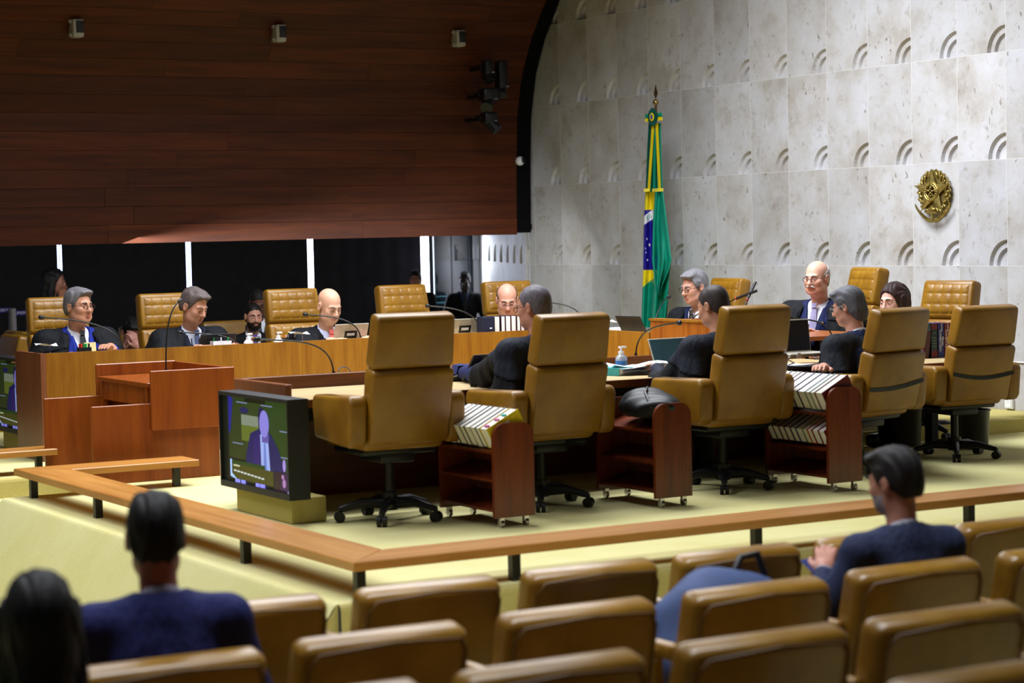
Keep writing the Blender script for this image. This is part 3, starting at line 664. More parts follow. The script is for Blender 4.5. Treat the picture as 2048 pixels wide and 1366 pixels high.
for nm, L, z, Y in (('A', rowsA, 0.405, 6.73), ('B', rowsB, 0.450, 5.80), ('C', rowsC, 0.498, 4.87), ('D', rowsD, 0.545, 3.95)):
    for i, (x, y) in enumerate(L):
        p = on_z(x, y, z); q = on_y(x, y, p[1]*0.35+Y*0.65)
        seats[nm, i] = aud(q[0], q[1]+0.13, z-0.875, 0, 'tan leather audience '+labs[nm][i], 'audience seats in the foreground')
# more seats in the hall behind the far bench
HG = 'seats in the hall behind the bench'
for i, (x, y, Y, rz, lb) in enumerate(((18, 662, 19.6, 90, 'tan hall seat at the left edge under the barrier post'), (40, 677, 18.9, 95, 'tan hall seat behind the bench end, left edge'), (62, 664, 19.9, 90, 'tan hall seat half hidden by the leftmost armchair'),
                                       (300, 660, 19.7, 175, 'tan hall seat beside the man resting his hand on his face'), (462, 645, 19.8, 180, 'tan hall seat left of the bearded man'), (12, 690, 18.85, 90, 'low tan hall seat in the left corner'))):
    p = on_y(x, y, Y); aud(p[0], Y, -0.05, rz, lb, HG)
# ================================================================== people: smooth bodies grown from distance fields
class Field:
    def __init__(s, lo, hi, h):
        s.lo = np.array(lo, float); s.h = h; s.n = np.maximum(np.ceil((np.array(hi)-s.lo)/h).astype(int)+1, 2)
        s.d = np.full(tuple(s.n), 0.2, np.float32)
    def _win(s, lo, hi):
        a = np.clip(np.floor((np.array(lo)-s.lo)/s.h).astype(int), 0, s.n-1); b = np.clip(np.ceil((np.array(hi)-s.lo)/s.h).astype(int)+1, 1, s.n)
        if np.any(b <= a): return None
        ax = [(s.lo[i]+s.h*np.arange(a[i], b[i])).astype(np.float32) for i in range(3)]
        return (slice(a[0], b[0]), slice(a[1], b[1]), slice(a[2], b[2])), ax[0][:, None, None], ax[1][None, :, None], ax[2][None, None, :]
    def add(s, fn, lo, hi, k=0.02, sub=False):
        w = s._win(np.array(lo)-0.06, np.array(hi)+0.06)
        if w is None: return
        sl, X, Y, Z = w; a = fn(X, Y, Z).astype(np.float32); b = s.d[sl]
        if sub:
            a = -a; t = np.clip(0.5-0.5*(b-a)/k, 0, 1); s.d[sl] = b*(1-t)+a*t+k*t*(1-t)
        else:
            t = np.clip(0.5+0.5*(b-a)/k, 0, 1); s.d[sl] = b*(1-t)+a*t-k*t*(1-t)
    def cap(s, a, b, ra, rb, k=0.02, sub=False, flat=None):
        a = np.array(a, float); b = np.array(b, float); r = max(ra, rb); ab = b-a; L = max(ab@ab, 1e-9)
        def fn(X, Y, Z):
            px, py, pz = X-a[0], Y-a[1], Z-a[2]; t = np.clip((px*ab[0]+py*ab[1]+pz*ab[2])/L, 0, 1)
            dx, dy, dz = px-t*ab[0], py-t*ab[1], pz-t*ab[2]
            if flat: dy = dy*flat
            return np.sqrt(dx*dx+dy*dy+dz*dz)-(ra+(rb-ra)*t)
        s.add(fn, np.minimum(a, b)-r, np.maximum(a, b)+r, k, sub)
    def ell(s, c, r, k=0.02, sub=False):
        c = np.array(c, float); r = np.array(r, float)
        def fn(X, Y, Z):
            q = np.sqrt(((X-c[0])/r[0])**2+((Y-c[1])/r[1])**2+((Z-c[2])/r[2])**2)
            g = np.sqrt(((X-c[0])/r[0]**2)**2+((Y-c[1])/r[1]**2)**2+((Z-c[2])/r[2]**2)**2)+1e-6
            return q*(q-1)/g
        s.add(fn, c-r, c+r, k, sub)
    def cut(s, fn):    # keep where fn < 0
        X, Y, Z = [(s.lo[i]+s.h*np.arange(s.n[i])).astype(np.float32) for i in range(3)]
        s.d = np.maximum(s.d, fn(X[:, None, None], Y[None, :, None], Z[None, None, :]).astype(np.float32))
    def bend(s, fn):
        X, Y, Z = [(s.lo[i]+s.h*np.arange(s.n[i])).astype(np.float32) for i in range(3)]
        s.d = s.d+fn(X[:, None, None], Y[None, :, None], Z[None, None, :]).astype(np.float32)
    def front(s, x, z):   # first surface point met from the front (low y)
        i = int(np.clip(round((x-s.lo[0])/s.h), 0, s.n[0]-1)); k = int(np.clip(round((z-s.lo[2])/s.h), 0, s.n[2]-1))
        w = np.where(s.d[i, :, k] < 0)[0]
        if not len(w): return None
        j = int(w[0])
        if j == 0: return s.lo[1]
        a, b = float(s.d[i, j-1, k]), float(s.d[i, j, k]); return s.lo[1]+s.h*(j-1+a/(a-b))
    def mesh(s, name, mat, xf=None, matfn=None):
        d = np.pad(s.d, 1, constant_values=0.2); n = np.array(d.shape); g = d < 0
        c = np.zeros(tuple(n-1), np.uint8)
        offs = [(i, j, k) for i in (0, 1) for j in (0, 1) for k in (0, 1)]
        for (i, j, k) in offs: c += g[i:n[0]-1+i, j:n[1]-1+j, k:n[2]-1+k]
        act = np.argwhere((c > 0) & (c < 8)); idx = np.full(tuple(n-1), -1, np.int32); idx[act[:, 0], act[:, 1], act[:, 2]] = np.arange(len(act))
        acc = np.zeros((len(act), 3)); cnt = np.zeros(len(act))
        cv = np.stack([d[act[:, 0]+i, act[:, 1]+j, act[:, 2]+k] for (i, j, k) in offs], 1)
        for p in range(8):
            for q in range(p+1, 8):
                o1, o2 = np.array(offs[p]), np.array(offs[q])
                if np.abs(o1-o2).sum() != 1: continue
                a, b = cv[:, p], cv[:, q]; m = (a < 0) != (b < 0); t = np.where(m, a/np.where(m, a-b, 1), 0)
                acc += np.where(m[:, None], o1+(o2-o1)*t[:, None], 0); cnt += m
        V = (act+acc/np.maximum(cnt, 1)[:, None]-1)*s.h+s.lo
        quads = []
        for ax in range(3):
            o = [0, 0, 0]; o[ax] = 1; u, w = [i for i in range(3) if i != ax]
            A = g[tuple(slice(1, n[i]-1) for i in range(3))]; Bq = g[tuple(slice(1+o[i], n[i]-1+o[i]) for i in range(3))]
            e = np.argwhere(A != Bq)+1; sgn = g[e[:, 0], e[:, 1], e[:, 2]]
            def cell(du, dw): t = e.copy(); t[:, u] -= du; t[:, w] -= dw; return idx[t[:, 0], t[:, 1], t[:, 2]]
            q = np.stack([cell(1, 1), cell(0, 1), cell(0, 0), cell(1, 0)], 1)
            flip = sgn if ax != 1 else ~sgn
            q[~flip] = q[~flip][:, ::-1]; quads.append(q[(q >= 0).all(1)])
        Q = np.concatenate(quads)
        mi = matfn(V[Q].mean(1)) if matfn else None
        if xf is not None: V = V @ xf[0].T+xf[1]
        me = bpy.data.meshes.new(name); me.vertices.add(len(V)); me.vertices.foreach_set('co', V.astype(np.float32).ravel())
        me.loops.add(Q.size); me.loops.foreach_set('vertex_index', Q.astype(np.int32).ravel())
        me.polygons.add(len(Q)); me.polygons.foreach_set('loop_start', np.arange(0, Q.size, 4, dtype=np.int32)); me.polygons.foreach_set('loop_total', np.full(len(Q), 4, np.int32))
        me.polygons.foreach_set('use_smooth', np.ones(len(Q), bool))
        for m in (mat if isinstance(mat, list) else [mat]): me.materials.append(M[m] if isinstance(m, str) else m)
        if mi is not None: me.polygons.foreach_set('material_index', mi.astype(np.int32))
        me.update(calc_edges=True); me.validate(); return me

def rot3(yaw, pitch, roll=0.0):   # yaw left/right, pitch > 0 bows the face down (face looks to -y)
    return np.array((Matrix.Rotation(yaw, 3, 'Z') @ Matrix.Rotation(pitch, 3, 'X') @ Matrix.Rotation(roll, 3, 'Y')))

def ell_d(X, Y, Z, c, r):
    q = np.sqrt(((X-c[0])/r[0])**2+((Y-c[1])/r[1])**2+((Z-c[2])/r[2])**2)
    g = np.sqrt(((X-c[0])/r[0]**2)**2+((Y-c[1])/r[1]**2)**2+((Z-c[2])/r[2]**2)**2)+1e-6
    return q*(q-1)/g
def cap_d(X, Y, Z, a, b, ra, rb):
    ab = [b[i]-a[i] for i in range(3)]; L = sum(v*v for v in ab)+1e-9
    px, py, pz = X-a[0], Y-a[1], Z-a[2]; t = np.clip((px*ab[0]+py*ab[1]+pz*ab[2])/L, 0, 1)
    return np.sqrt((px-t*ab[0])**2+(py-t*ab[1])**2+(pz-t*ab[2])**2)-(ra+(rb-ra)*t)
def smin(a, b, k): t = np.clip(0.5+0.5*(b-a)/k, 0, 1); return b*(1-t)+a*t-k*t*(1-t)
def smax(a, b, k): return -smin(-a, -b, k)
def head_d(X, Y, Z, w=1.0, jaw=1.0, fem=False, full=0.0):
    A = np.abs(X)
    d = ell_d(X, Y, Z, (0, 0.018, 0.036), (0.076*w, 0.096, 0.084))
    d = smin(d, ell_d(X, Y, Z, (0, -0.026, -0.03), (0.062*w, 0.064, 0.083)), 0.03)
    d = smin(d, ell_d(A, Y, Z, (0.034*jaw, -0.028, -0.078), (0.030*jaw, 0.045, 0.034)), 0.03)
    d = smin(d, ell_d(X, Y, Z, (0, -0.060, -0.096), (0.030*jaw, 0.028, 0.024)), 0.025)
    d = smin(d, ell_d(A, Y, Z, (0.036, -0.056, -0.026), (0.024+full*0.008, 0.026+full*0.006, 0.028)), 0.02)
    d = smin(d, cap_d(A, Y, Z, (0.008, -0.084, 0.021), (0.040, -0.072, 0.020), 0.011, 0.009), 0.014)
    d = smax(d, -ell_d(A, Y, Z, (0.031, -0.100, 0.001), (0.019, 0.019, 0.0125)), 0.010)
    d = smin(d, ell_d(A, Y, Z, (0.031, -0.076, 0.001), (0.0145, 0.0125, 0.0115)), 0.003)
    s = 0.85 if fem else 1.0
    d = smin(d, cap_d(X, Y, Z, (0, -0.085, 0.016), (0, -0.108*(0.98 if fem else 1), -0.030), 0.0075*s, 0.0135*s), 0.010)
    d = smin(d, ell_d(A, Y, Z, (0.012*s, -0.096, -0.034), (0.0085*s, 0.011, 0.0085)), 0.006)
    d = smin(d, ell_d(X, Y, Z, (0, -0.0905, -0.058), (0.023, 0.010, 0.0065)), 0.006)
    d = smin(d, ell_d(X, Y, Z, (0, -0.0895, -0.071), (0.020, 0.011, 0.0065)), 0.006)
    d = smin(d, ell_d(A, Y, Z, (0.080*w, 0.014, -0.008), (0.010, 0.021, 0.034)), 0.008)
    d = smax(d, -ell_d(A, Y, Z, (0.088*w, 0.008, -0.006), (0.006, 0.011, 0.020)), 0.004)
    return d
def hair_mesh(style, w=1.0, h=0.006):
    lo, hi = (-0.125, -0.14, -0.16), (0.125, 0.16, 0.165)
    if style == 'long': lo = (-0.14, -0.14, -0.42); hi = (0.14, 0.19, 0.165)
    F = Field(lo, hi, h)
    th = {'short': 0.004, 'full': 0.008, 'wavy': 0.010, 'crop': 0.0025, 'thick': 0.007, 'bald': 0.0025, 'fringe': 0.0035, 'long': 0.010}[style]
    F.ell((0, 0.020, 0.040), (0.077*w+th, 0.097+th, 0.084+th), 0.01)
    F.ell((0, 0.050, -0.015), (0.070*w+th*0.8, 0.060+th, 0.080), 0.03)
    if style in ('full', 'wavy', 'thick'): F.ell((0.010, -0.045, 0.096), (0.058, 0.050, 0.022), 0.03)
    ys = [-0.14, -0.10, -0.078, -0.052, -0.035, -0.014, 0.012, 0.034, 0.07, 0.14]
    zs = {'short': [.10, .088, .074, .055, .015, -.030, -.002, -.040, -.066, -.072]}.get('short')
    if style == 'full': zs = [.112, .100, .086, .064, .018, -.030, -.002, -.040, -.066, -.072]
    if style == 'fringe': ys = [-0.14, -0.06, -0.035, -0.014, 0.012, 0.034, 0.07, 0.14]; zs = [.2, .10, .03, -.03, -.002, -.045, -.085, -.09]
    if style == 'bald': ys = [-0.14, -0.03, -0.014, 0.012, 0.034, 0.07, 0.14]; zs = [.2, .10, -.01, 0.01, -.035, -.075, -.085]
    if style == 'long': ys = [-0.14, -0.098, -0.075, -0.05, -0.025, 0.0, 0.14]; zs = [.11, .092, .078, .03, -.16, -.4, -.42]
    if style == 'wavy': zs = [.09, .080, .066, .045, .005, -.040, -.012, -.07, -.115, -.12]; F.ell((0, 0.070, -0.05), (0.072, 0.055, 0.075), 0.03)
    if style == 'long':
        for s in (-1, 1): F.cap((s*0.066, 0.01, 0.02), (s*0.082, 0.02, -0.34), 0.036, 0.034, 0.03)
        F.cap((0, 0.06, 0.02), (0, 0.085, -0.34), 0.075, 0.07, 0.04)
    F.cut(lambda X, Y, Z: (np.interp(Y, ys, zs)-Z)*0.8+0*X)
    if style == 'fringe': F.cut(lambda X, Y, Z: (Z-0.050-np.clip((Y-0.0)*0.45, -0.02, 0.06))*0.9+0*X)
    if style == 'bald': F.cut(lambda X, Y, Z: (Z-0.045-np.clip((Y-0.02)*0.5, -0.02, 0.05))*0.9+0*X)
    if style in ('wavy', 'full', 'long', 'thick'): F.bend(lambda X, Y, Z: 0.0028*np.sin(75*Y+40*Z+14*np.sin(30*X))+0.0015*np.sin(160*X+30*Z))
    else: F.bend(lambda X, Y, Z: 0.0012*np.sin(150*X+40*Y)+0.001*np.sin(120*Y+60*Z))
    return F
def hair_mat(c):
    n = 'hair_'+c
    if n in MATS: return MATS[n]
    k = NT(n); v = k.coords((60, 60, 9)); f = k.noise(v, 3.0, 4, 0.7); b = lin(c)
    k.col(k.ramp(f, [(0.3, tuple(x*0.5 for x in b)), (0.7, tuple(min(1, x*1.4) for x in b))]).outputs[0]); k.bump(f, 0.3, 0.003); return k.fin(0.6, 0.25)
def skin_mat(c):
    n = 'skin_'+c
    if n in MATS: return MATS[n]
    k = NT(n); v = k.coords(); f = k.noise(v, 28, 4, 0.6); b = lin(c)
    k.col(k.ramp(f, [(0.3, tuple(x*0.88 for x in b)), (0.7, tuple(min(1, x*1.08) for x in b))]).outputs[0]); k.b.inputs['Subsurface Weight'].default_value = 0.08; k.b.inputs['Subsurface Radius'].default_value = (0.02, 0.008, 0.004)
    return k.fin(0.5, 0.35)
def cloth(c, rough=0.75, name=None):
    n = 'cloth_'+c
    if n in MATS: return MATS[n]
    k = NT(n); b = lin(c); v = k.coords((9, 9, 2.2)); f = k.noise(v, 2.2, 3, 0.55); w = k.noise(k.coords(), 260, 2, 0.6)
    k.col(k.ramp(w, [(0.3, tuple(x*0.85 for x in b)), (0.7, tuple(min(1, x*1.15) for x in b))]).outputs[0]); k.bump(f, 0.55, 0.03)
    return k.fin(max(rough, 0.78), 0.18)

def hand_prims(F, wr, fdir, nrm, side, r=1.0, curl=0.35):
    f = np.array(fdir, float); f /= np.linalg.norm(f); n = np.array(nrm, float); n -= f*(n@f); n /= np.linalg.norm(n); x = np.cross(f, n)*side
    wr = np.array(wr, float); P = lambda a, b, c: wr+f*a+x*b+n*c
    F.cap(P(-0.02, 0, 0), P(0.02, 0, 0), 0.024, 0.026, 0.015)
    for b in (-0.026, -0.009, 0.009, 0.026): F.cap(P(0.02, b*0.7, 0), P(0.085, b, 0.002), 0.016, 0.0125, 0.012)
    for b, L in ((-0.030, 0.062), (-0.010, 0.078), (0.011, 0.074), (0.031, 0.058)):
        k0 = P(0.085, b, 0.002); k1 = P(0.085+L*0.5, b*1.05, 0.004-curl*0.010); k2 = P(0.085+L*0.95, b*1.05, -curl*0.045)
        F.cap(k0, k1, 0.0105, 0.0095, 0.004); F.cap(k1, k2, 0.0095, 0.008, 0.004)
    F.cap(P(0.015, -0.028, -0.006), P(0.055, -0.055, -0.014), 0.014, 0.0115, 0.008); F.cap(P(0.055, -0.055, -0.014), P(0.088, -0.055, -0.022), 0.011, 0.009, 0.005)

def person(label, head_at, rz, hyaw=0, hpitch=0, hroll=0, s=1.12, floor=0.0, skin='c99a80', hair=('short', '3a3230'), suit='15161c', robe=None, tie=None, shirt='dfe2ee',
           glasses=None, moustache=None, beard=None, width=1.0, stand=False, wristL=None, wristR=None, elbowL=None, elbowR=None, handL=None, handR=None, lap=False, vox=0.0065, lean=0.0, fem=False, eyes=True, pin=False, brow=None,
           head_scale=1.0, full=0.0, hw=0.95, collar=None, desk=None, tie_pat=None, legs=True, cut_shirt=False):
    t = thing('person', label, 'person'); a = math.radians(rz); Rz = np.array(Matrix.Rotation(a, 3, 'Z'))
    hz = (head_at[2]-floor)/s
    neck = np.array([0, -0.015-lean*0.75, hz-0.172]); hc = np.array([0, -0.045-lean, hz])
    root = np.array(head_at)-s*(Rz @ np.array([hc[0], hc[1], 0])); root[2] = floor
    t.location = tuple(map(float, root)); t.rotation_euler = (0, 0, a); t.scale = (s, s, s)
    L = lambda p: Rz.T @ (np.array(p)-root)/s
    hip_z = 0.50/s if not stand else 0.92
    hip = np.array([0, 0.06, max(hip_z, hz-0.72) if not stand else hz-0.70]); wd = width
    sh = {i: neck+np.array([i*0.18*wd, 0.025, -0.062]) for i in (-1, 1)}
    Lt = neck[2]-hip[2]; chest = neck+(hip-neck)*0.42
    W = {-1: wristL, 1: wristR}; E = {-1: elbowL, 1: elbowR}
    for i in (-1, 1):
        if W[i] is None:
            if desk is not None: W[i] = np.array([i*0.15, -0.42-lean*0.3, (desk-floor)/s+0.045])
            elif stand: W[i] = sh[i]+np.array([i*0.05, -0.05, -0.55])
            else: W[i] = np.array([i*0.14, -0.30, hip[2]+0.16])
        elif len(W[i]) == 4: W[i] = np.array(W[i][:3])
        else: W[i] = L(W[i])
        if E[i] is None:
            mid = (sh[i]+W[i])*0.5; v = W[i]-sh[i]; Ld = np.linalg.norm(v); up = 0.29
            off = math.sqrt(max(up*up-(Ld/2)**2, 0.0004)); o = np.array([i*0.55, 0.35, -0.8]); o -= v*(o@v)/(Ld*Ld); o /= np.linalg.norm(o); E[i] = mid+o*off
        else: E[i] = L(E[i])
    Rh = rot3(math.radians(hyaw), math.radians(hpitch), math.radians(hroll)); hs = head_scale
    allp = np.array([hip, neck, hc, *sh.values(), *W.values(), *E.values()])
    # ---- body, one continuous skin surface: head, neck, trunk, arms and hands
    lo = np.minimum(allp.min(0)-np.array([0.16, 0.16, 0.14]), [-0.2, -0.2, 9]); hi = allp.max(0)+np.array([0.16, 0.16, 0.16])
    F = Field(lo, hi, vox)
    def hf(X, Y, Z):
        px, py, pz = X-hc[0], Y-hc[1], Z-hc[2]
        q = [(Rh[0, i]*px+Rh[1, i]*py+Rh[2, i]*pz)/hs for i in range(3)]
        return head_d(q[0], q[1], q[2], w=hw, jaw=0.88 if fem else 1.0+0.15*full, fem=fem, full=full)*hs
    F.add(hf, hc-0.15, hc+0.15, 0.002)
    base = hc+Rh @ np.array([0, 0.022, -0.055])
    F.cap(base, neck+np.array([0, 0.02, -0.02]), (0.050 if not fem else 0.043)+0.008*full, 0.056 if not fem else 0.048, 0.03)
    F.cap(neck+np.array([0, 0.03, -0.11]), hip, 0.062, 0.085, 0.04)
    for i in (-1, 1):
        F.cap(neck+np.array([0, 0.03, -0.075]), sh[i], 0.045, 0.04, 0.03); F.cap(sh[i], E[i], 0.040, 0.034, 0.02); F.cap(E[i], W[i], 0.034, 0.024, 0.02)
        hd = {-1: handL, 1: handR}[i]
        if hd is not False:
            fd = (W[i]-E[i]) if hd is None else np.array(hd[0], float); nr = np.array([0, 0, 1.0]) if hd is None else np.array(hd[1], float)
            if hd is None and desk is not None: fd = fd*np.array([1, 1, 0.15])
            hand_prims(F, W[i], fd, nr, i, curl=0.5 if hd is None else (hd[2] if len(hd) > 2 else 0.6))
    def mats(C):
        q = (C-hc) @ Rh/hs; mi = np.zeros(len(C), np.int32); x, y, z = np.abs(q[:, 0]), q[:, 1], q[:, 2]
        mi[(x < 0.020) & (z < -0.054) & (z > -0.0745) & (y < -0.083)] = 1
        if beard: mi[(y < -0.012) & (z < -0.045-0.25*np.clip(0.05-x, 0, 1)*0+0.0) & (z > -0.135) & ~((x < 0.018) & (z > -0.075) & (z < -0.055))] = 2
        return mi
    sm = skin_mat(skin); lip = lin(skin); lm = plain('lip_'+skin, tuple(min(1, max(0, v)) for v in (int(skin[0:2], 16)/255*0.90, int(skin[2:4], 16)/255*0.76, int(skin[4:6], 16)/255*0.78)), 0.45)
    body = place('body', F.mesh('body', [sm, lm]+([hair_mat(beard)] if beard else []), matfn=mats), t)
    # ---- head details in head space
    H = lambda q: hc+Rh @ (np.array(q)*hs)
    hx = (Rh*hs, hc)
    if hair:
        FH = hair_mesh(hair[0], hw); place('hair', FH.mesh('hair', hair_mat(hair[1]), xf=hx), t)
    def hpart(name, B, mat, smooth=60):
        B.v = [tuple(H(p)) for p in B.v]; return part(name, B, [mat], t, smooth=smooth)
    bc = brow or (hair[1] if hair else '6a5a50')
    for i in (-1, 1):
        if eyes:
            hpart('eye', MB().sph((i*0.031, -0.0815, 0.0005), (0.0105, 0.0085, 0.0038), 10, 6), plain('eye_white', 'd8d4d0', 0.25))
            hpart('iris', MB().sph((i*0.031, -0.0885, 0.0005), (0.0054, 0.0025, 0.0040), 8, 5), plain('iris', '21160f', 0.2))
        else:
            hpart('eyelash', MB().sph((i*0.031, -0.0865, -0.0045), (0.0125, 0.003, 0.0018), 8, 5), plain('lash', '241a16', 0.5))
        hpart('eyebrow', MB().tube([(i*0.013, -0.0945, 0.0225), (i*0.030, -0.0925, 0.0285), (i*0.046, -0.079, 0.024)], [0.0042, 0.0042, 0.002], 6), hair_mat(bc))
    if moustache:
        for i in (-1, 1): hpart('moustache', MB().tube([(0, -0.104, -0.046), (i*0.018, -0.101, -0.049), (i*0.032, -0.088, -0.060)], [0.0075, 0.008, 0.004], 8), hair_mat(moustache))
    if glasses:
        gm = plain('frame_'+glasses, glasses, 0.3, 0.5)
        g = MB()
        for i in (-1, 1):
            g.tube([(i*0.033+0.0215*math.cos(2*math.pi*j/16), -0.104+0.004*abs(math.cos(2*math.pi*j/16)), -0.001+0.0165*math.sin(2*math.pi*j/16)) for j in range(17)], 0.0018, 5, caps=False)
            g.tube([(i*0.054, -0.101, 0.004), (i*0.078*hw, -0.05, 0.004), (i*0.082*hw, 0.01, 0.006)], 0.0018, 5)
        g.tube([(-0.0115, -0.105, 0.003), (0.0115, -0.105, 0.003)], 0.0018, 5); hpart('glasses', g, gm)
    # ---- clothes
    ho = vox*1.35
    lo2 = lo-np.array([0.14, 0.14, 0.0]); hi2 = np.array([hi[0]+0.14, hi[1]+0.14, neck[2]+0.14])
    def trunk(G, off):
        G.ell(chest, (0.175*wd+off, 0.118+off+0.02*full, min(0.21, 0.40*Lt)+off), 0.04)
        G.cap(chest+np.array([0, 0.0, -0.08*min(1, Lt/0.5)]), hip, 0.135*wd+off, 0.15*wd+off, 0.05)
        G.cap(sh[-1], sh[1], 0.054+off, 0.054+off, 0.05)
        for i in (-1, 1): G.cap(neck+np.array([i*0.05, 0.03, -0.032]), sh[i], 0.052+off, 0.050+off, 0.04)
        G.cap(neck+np.array([0, 0.025, -0.05]), chest, 0.075+off, 0.10+off, 0.06)
    S = Field(lo2, hi2, ho*0.9); trunk(S, -0.012)
    ctop = neck+np.array([0, 0.014, 0.030])
    S.cap(neck+np.array([0, 0.02, -0.06]), ctop, 0.070 if not fem else 0.058, 0.064 if not fem else 0.054, 0.012)
    S.cut(lambda X, Y, Z: (Z-(ctop[2]-0.010+0.55*(Y-ctop[1])))*0.85+0*X)
    S.add(lambda X, Y, Z: np.maximum(np.abs(X)-0.035*np.clip((Z-(neck[2]-0.035))/0.06, 0, 2), np.maximum(Y-(neck[1]-0.02), (neck[2]-0.035)-Z)), (-0.1, neck[1]-0.2, neck[2]-0.06), (0.1, neck[1], neck[2]+0.1), 0.004, sub=True)
    S.cut(lambda X, Y, Z: hip[2]+0.02-Z+0*X+0*Y)
    wedge_b = neck[2]-min(0.34, Lt*0.8)
    def wedge(X, Y, Z, top=0.075, bot=0.0, zb=wedge_b): return np.maximum(np.abs(X)-(bot+(top-bot)*np.clip((Z-zb)/(neck[2]-zb), 0, 1.4)), np.maximum(Y-(neck[1]+0.015), zb-Z))
    place('shirt', S.mesh('shirt', cloth(shirt, 0.7)), t)
    if tie:
        B = MB(); zt = neck[2]+0.004
        prof = [(0.0, 0.020), (-0.03, 0.014), (-0.035, 0.017), (-0.10, 0.024), (-0.20, 0.032), (-0.30, 0.036), (-0.36, 0.030), (-0.39, 0.004)]
        pts = []
        for dz, w_ in prof:
            y = S.front(0, max(zt+dz, hip[2]+0.05)); y = (y if y is not None else (pts[-1][0] if pts else neck[1]-0.06)); y = min(y, neck[1]-0.062+0.30*dz if dz > -0.12 else 9); pts.append((y-0.011-(0.008 if dz > -0.033 else 0), zt+dz, w_))
        for (ya, za, wa), (yb, zb_, wb) in zip(pts, pts[1:]):
            B.hexa([(-wb, yb+0.004, zb_), (wb, yb+0.004, zb_), (wb, yb+0.010, zb_), (-wb, yb+0.010, zb_), (-wa, ya+0.004, za), (wa, ya+0.004, za), (wa, ya+0.010, za), (-wa, ya+0.010, za)])
            B.hexa([(-wb*0.2, yb, zb_), (wb*0.2, yb, zb_), (wb, yb+0.006, zb_), (-wb, yb+0.006, zb_), (-wa*0.2, ya, za), (wa*0.2, ya, za), (wa, ya+0.006, za), (-wa, ya+0.006, za)])
        part('tie', B, [plain('tie_'+tie, tie, 0.5, 0.4, var=0.25, nscale=140)], t, smooth=40)
    J = Field(lo2, hi2, ho); trunk(J, 0.004)
    J.cap(neck+np.array([0, 0.035, -0.04]), neck+np.array([0, 0.035, -0.015]), 0.076, 0.068, 0.03)
    for i in (-1, 1):
        J.cap(sh[i], E[i], 0.058, 0.056, 0.03); wv = W[i]-E[i]; J.cap(E[i], E[i]+wv*(1-0.035/max(0.05, np.linalg.norm(wv))), 0.055, 0.043, 0.02)
        S2 = W[i]-wv/np.linalg.norm(wv)*0.012
        cf = MB().tube([tuple(E[i]+wv*0.75), tuple(S2)], [0.030, 0.036], 12); part('cuff', cf, [cloth(shirt, 0.7)], t, smooth=60)
    J.add(lambda X, Y, Z: wedge(X, Y, Z, 0.072), (-0.12, neck[1]-0.3, wedge_b), (0.12, neck[1]+0.02, neck[2]+0.1), 0.006, sub=True)
    J.cap(neck+np.array([0, 0.012, -0.03]), neck+np.array([0, 0.012, 0.12]), 0.064, 0.066, 0.008, sub=True)
    if not stand: J.cut(lambda X, Y, Z: hip[2]-0.06-Z+0*X+0*Y)
    J.bend(lambda X, Y, Z: 0.0025*np.sin(26*Z+18*np.abs(X))*np.sin(14*Y+5*X))
    jk = place('jacket', J.mesh('jacket', cloth(suit, 0.7)), t)
    # lapels
    for i in (-1, 1):
        B = MB(); row = []
        for q in range(7):
            z = neck[2]-0.03-0.28*q/6; xi = 0.072*max(0, (z-wedge_b)/(neck[2]-wedge_b)); wl = 0.012+0.045*math.sin(math.pi*min(1, (q+0.6)/6.6))
            r_ = []
            for u in (0, 0.5, 1):
                x = i*(xi-0.004+wl*u); y = J.front(x+i*0.012, z) or neck[1]-0.1; r_.append((x, y-0.006-0.004*math.sin(math.pi*u), z))
            row.append(r_)
        for q in range(6):
            for u in range(2):
                f = [row[q][u], row[q][u+1], row[q+1][u+1], row[q+1][u]]; B.add(f, [(0, 1, 2, 3)] if i < 0 else [(3, 2, 1, 0)])
        part('lapel', B, [cloth(suit, 0.7)], jk, smooth=180)
    if pin:
        y = J.front(0.075, neck[2]-0.13) or -0.1; part('lapel_pin', MB().sph((0.075, y-0.012, neck[2]-0.13), (0.010, 0.004, 0.010), 8, 5), ['flag_white' if pin == 'w' else 'brass'], jk)
    if robe:
        G = Field(lo2-np.array([0.06, 0.06, 0]), hi2+np.array([0.06, 0.06, 0]), ho*1.15)
        G.cap(neck+np.array([0, 0.06, -0.09]), hip+np.array([0, 0.06, 0.0]), 0.10, 0.17*wd, 0.05)
        G.cap(neck+np.array([0, 0.03, -0.16]), hip+np.array([0, 0.02, 0.0]), 0.13*wd, 0.20*wd, 0.05)
        for i in (-1, 1):
            G.cap(neck+np.array([i*0.075, 0.035, -0.045]), sh[i]+np.array([i*0.03, 0.02, 0.004]), 0.064, 0.066, 0.035)
            G.cap(sh[i]+np.array([i*0.03, 0.02, -0.01]), np.array([sh[i][0]+i*0.10, 0.05, hip[2]+0.03]), 0.068, 0.10, 0.03)
            G.cap(neck+np.array([i*0.100, -0.03, -0.072]), np.array([i*0.21, neck[1]-0.085, hip[2]+0.06]), 0.060, 0.085, 0.03)
            G.cap(sh[i]+np.array([i*0.012, 0, -0.01]), E[i]+np.array([i*0.01, 0.01, 0]), 0.072, 0.082, 0.035)
            G.cap(E[i]+np.array([i*0.01, 0.01, 0]), E[i]*0.58+W[i]*0.42+np.array([0, 0, -0.015]), 0.082, 0.072, 0.03)
        G.add(lambda X, Y, Z: np.maximum(np.abs(X)-(0.078+0.055*np.clip((neck[2]-Z)/0.25, 0, 1.6)), np.maximum(Y-(neck[1]+0.01), -9)), (-0.25, -1.2, 0), (0.25, neck[1]+0.03, neck[2]+0.2), 0.02, sub=True)
        G.cap(neck+np.array([0, 0.01, -0.045]), neck+np.array([0, -0.0, 0.14]), 0.082, 0.095, 0.01, sub=True)
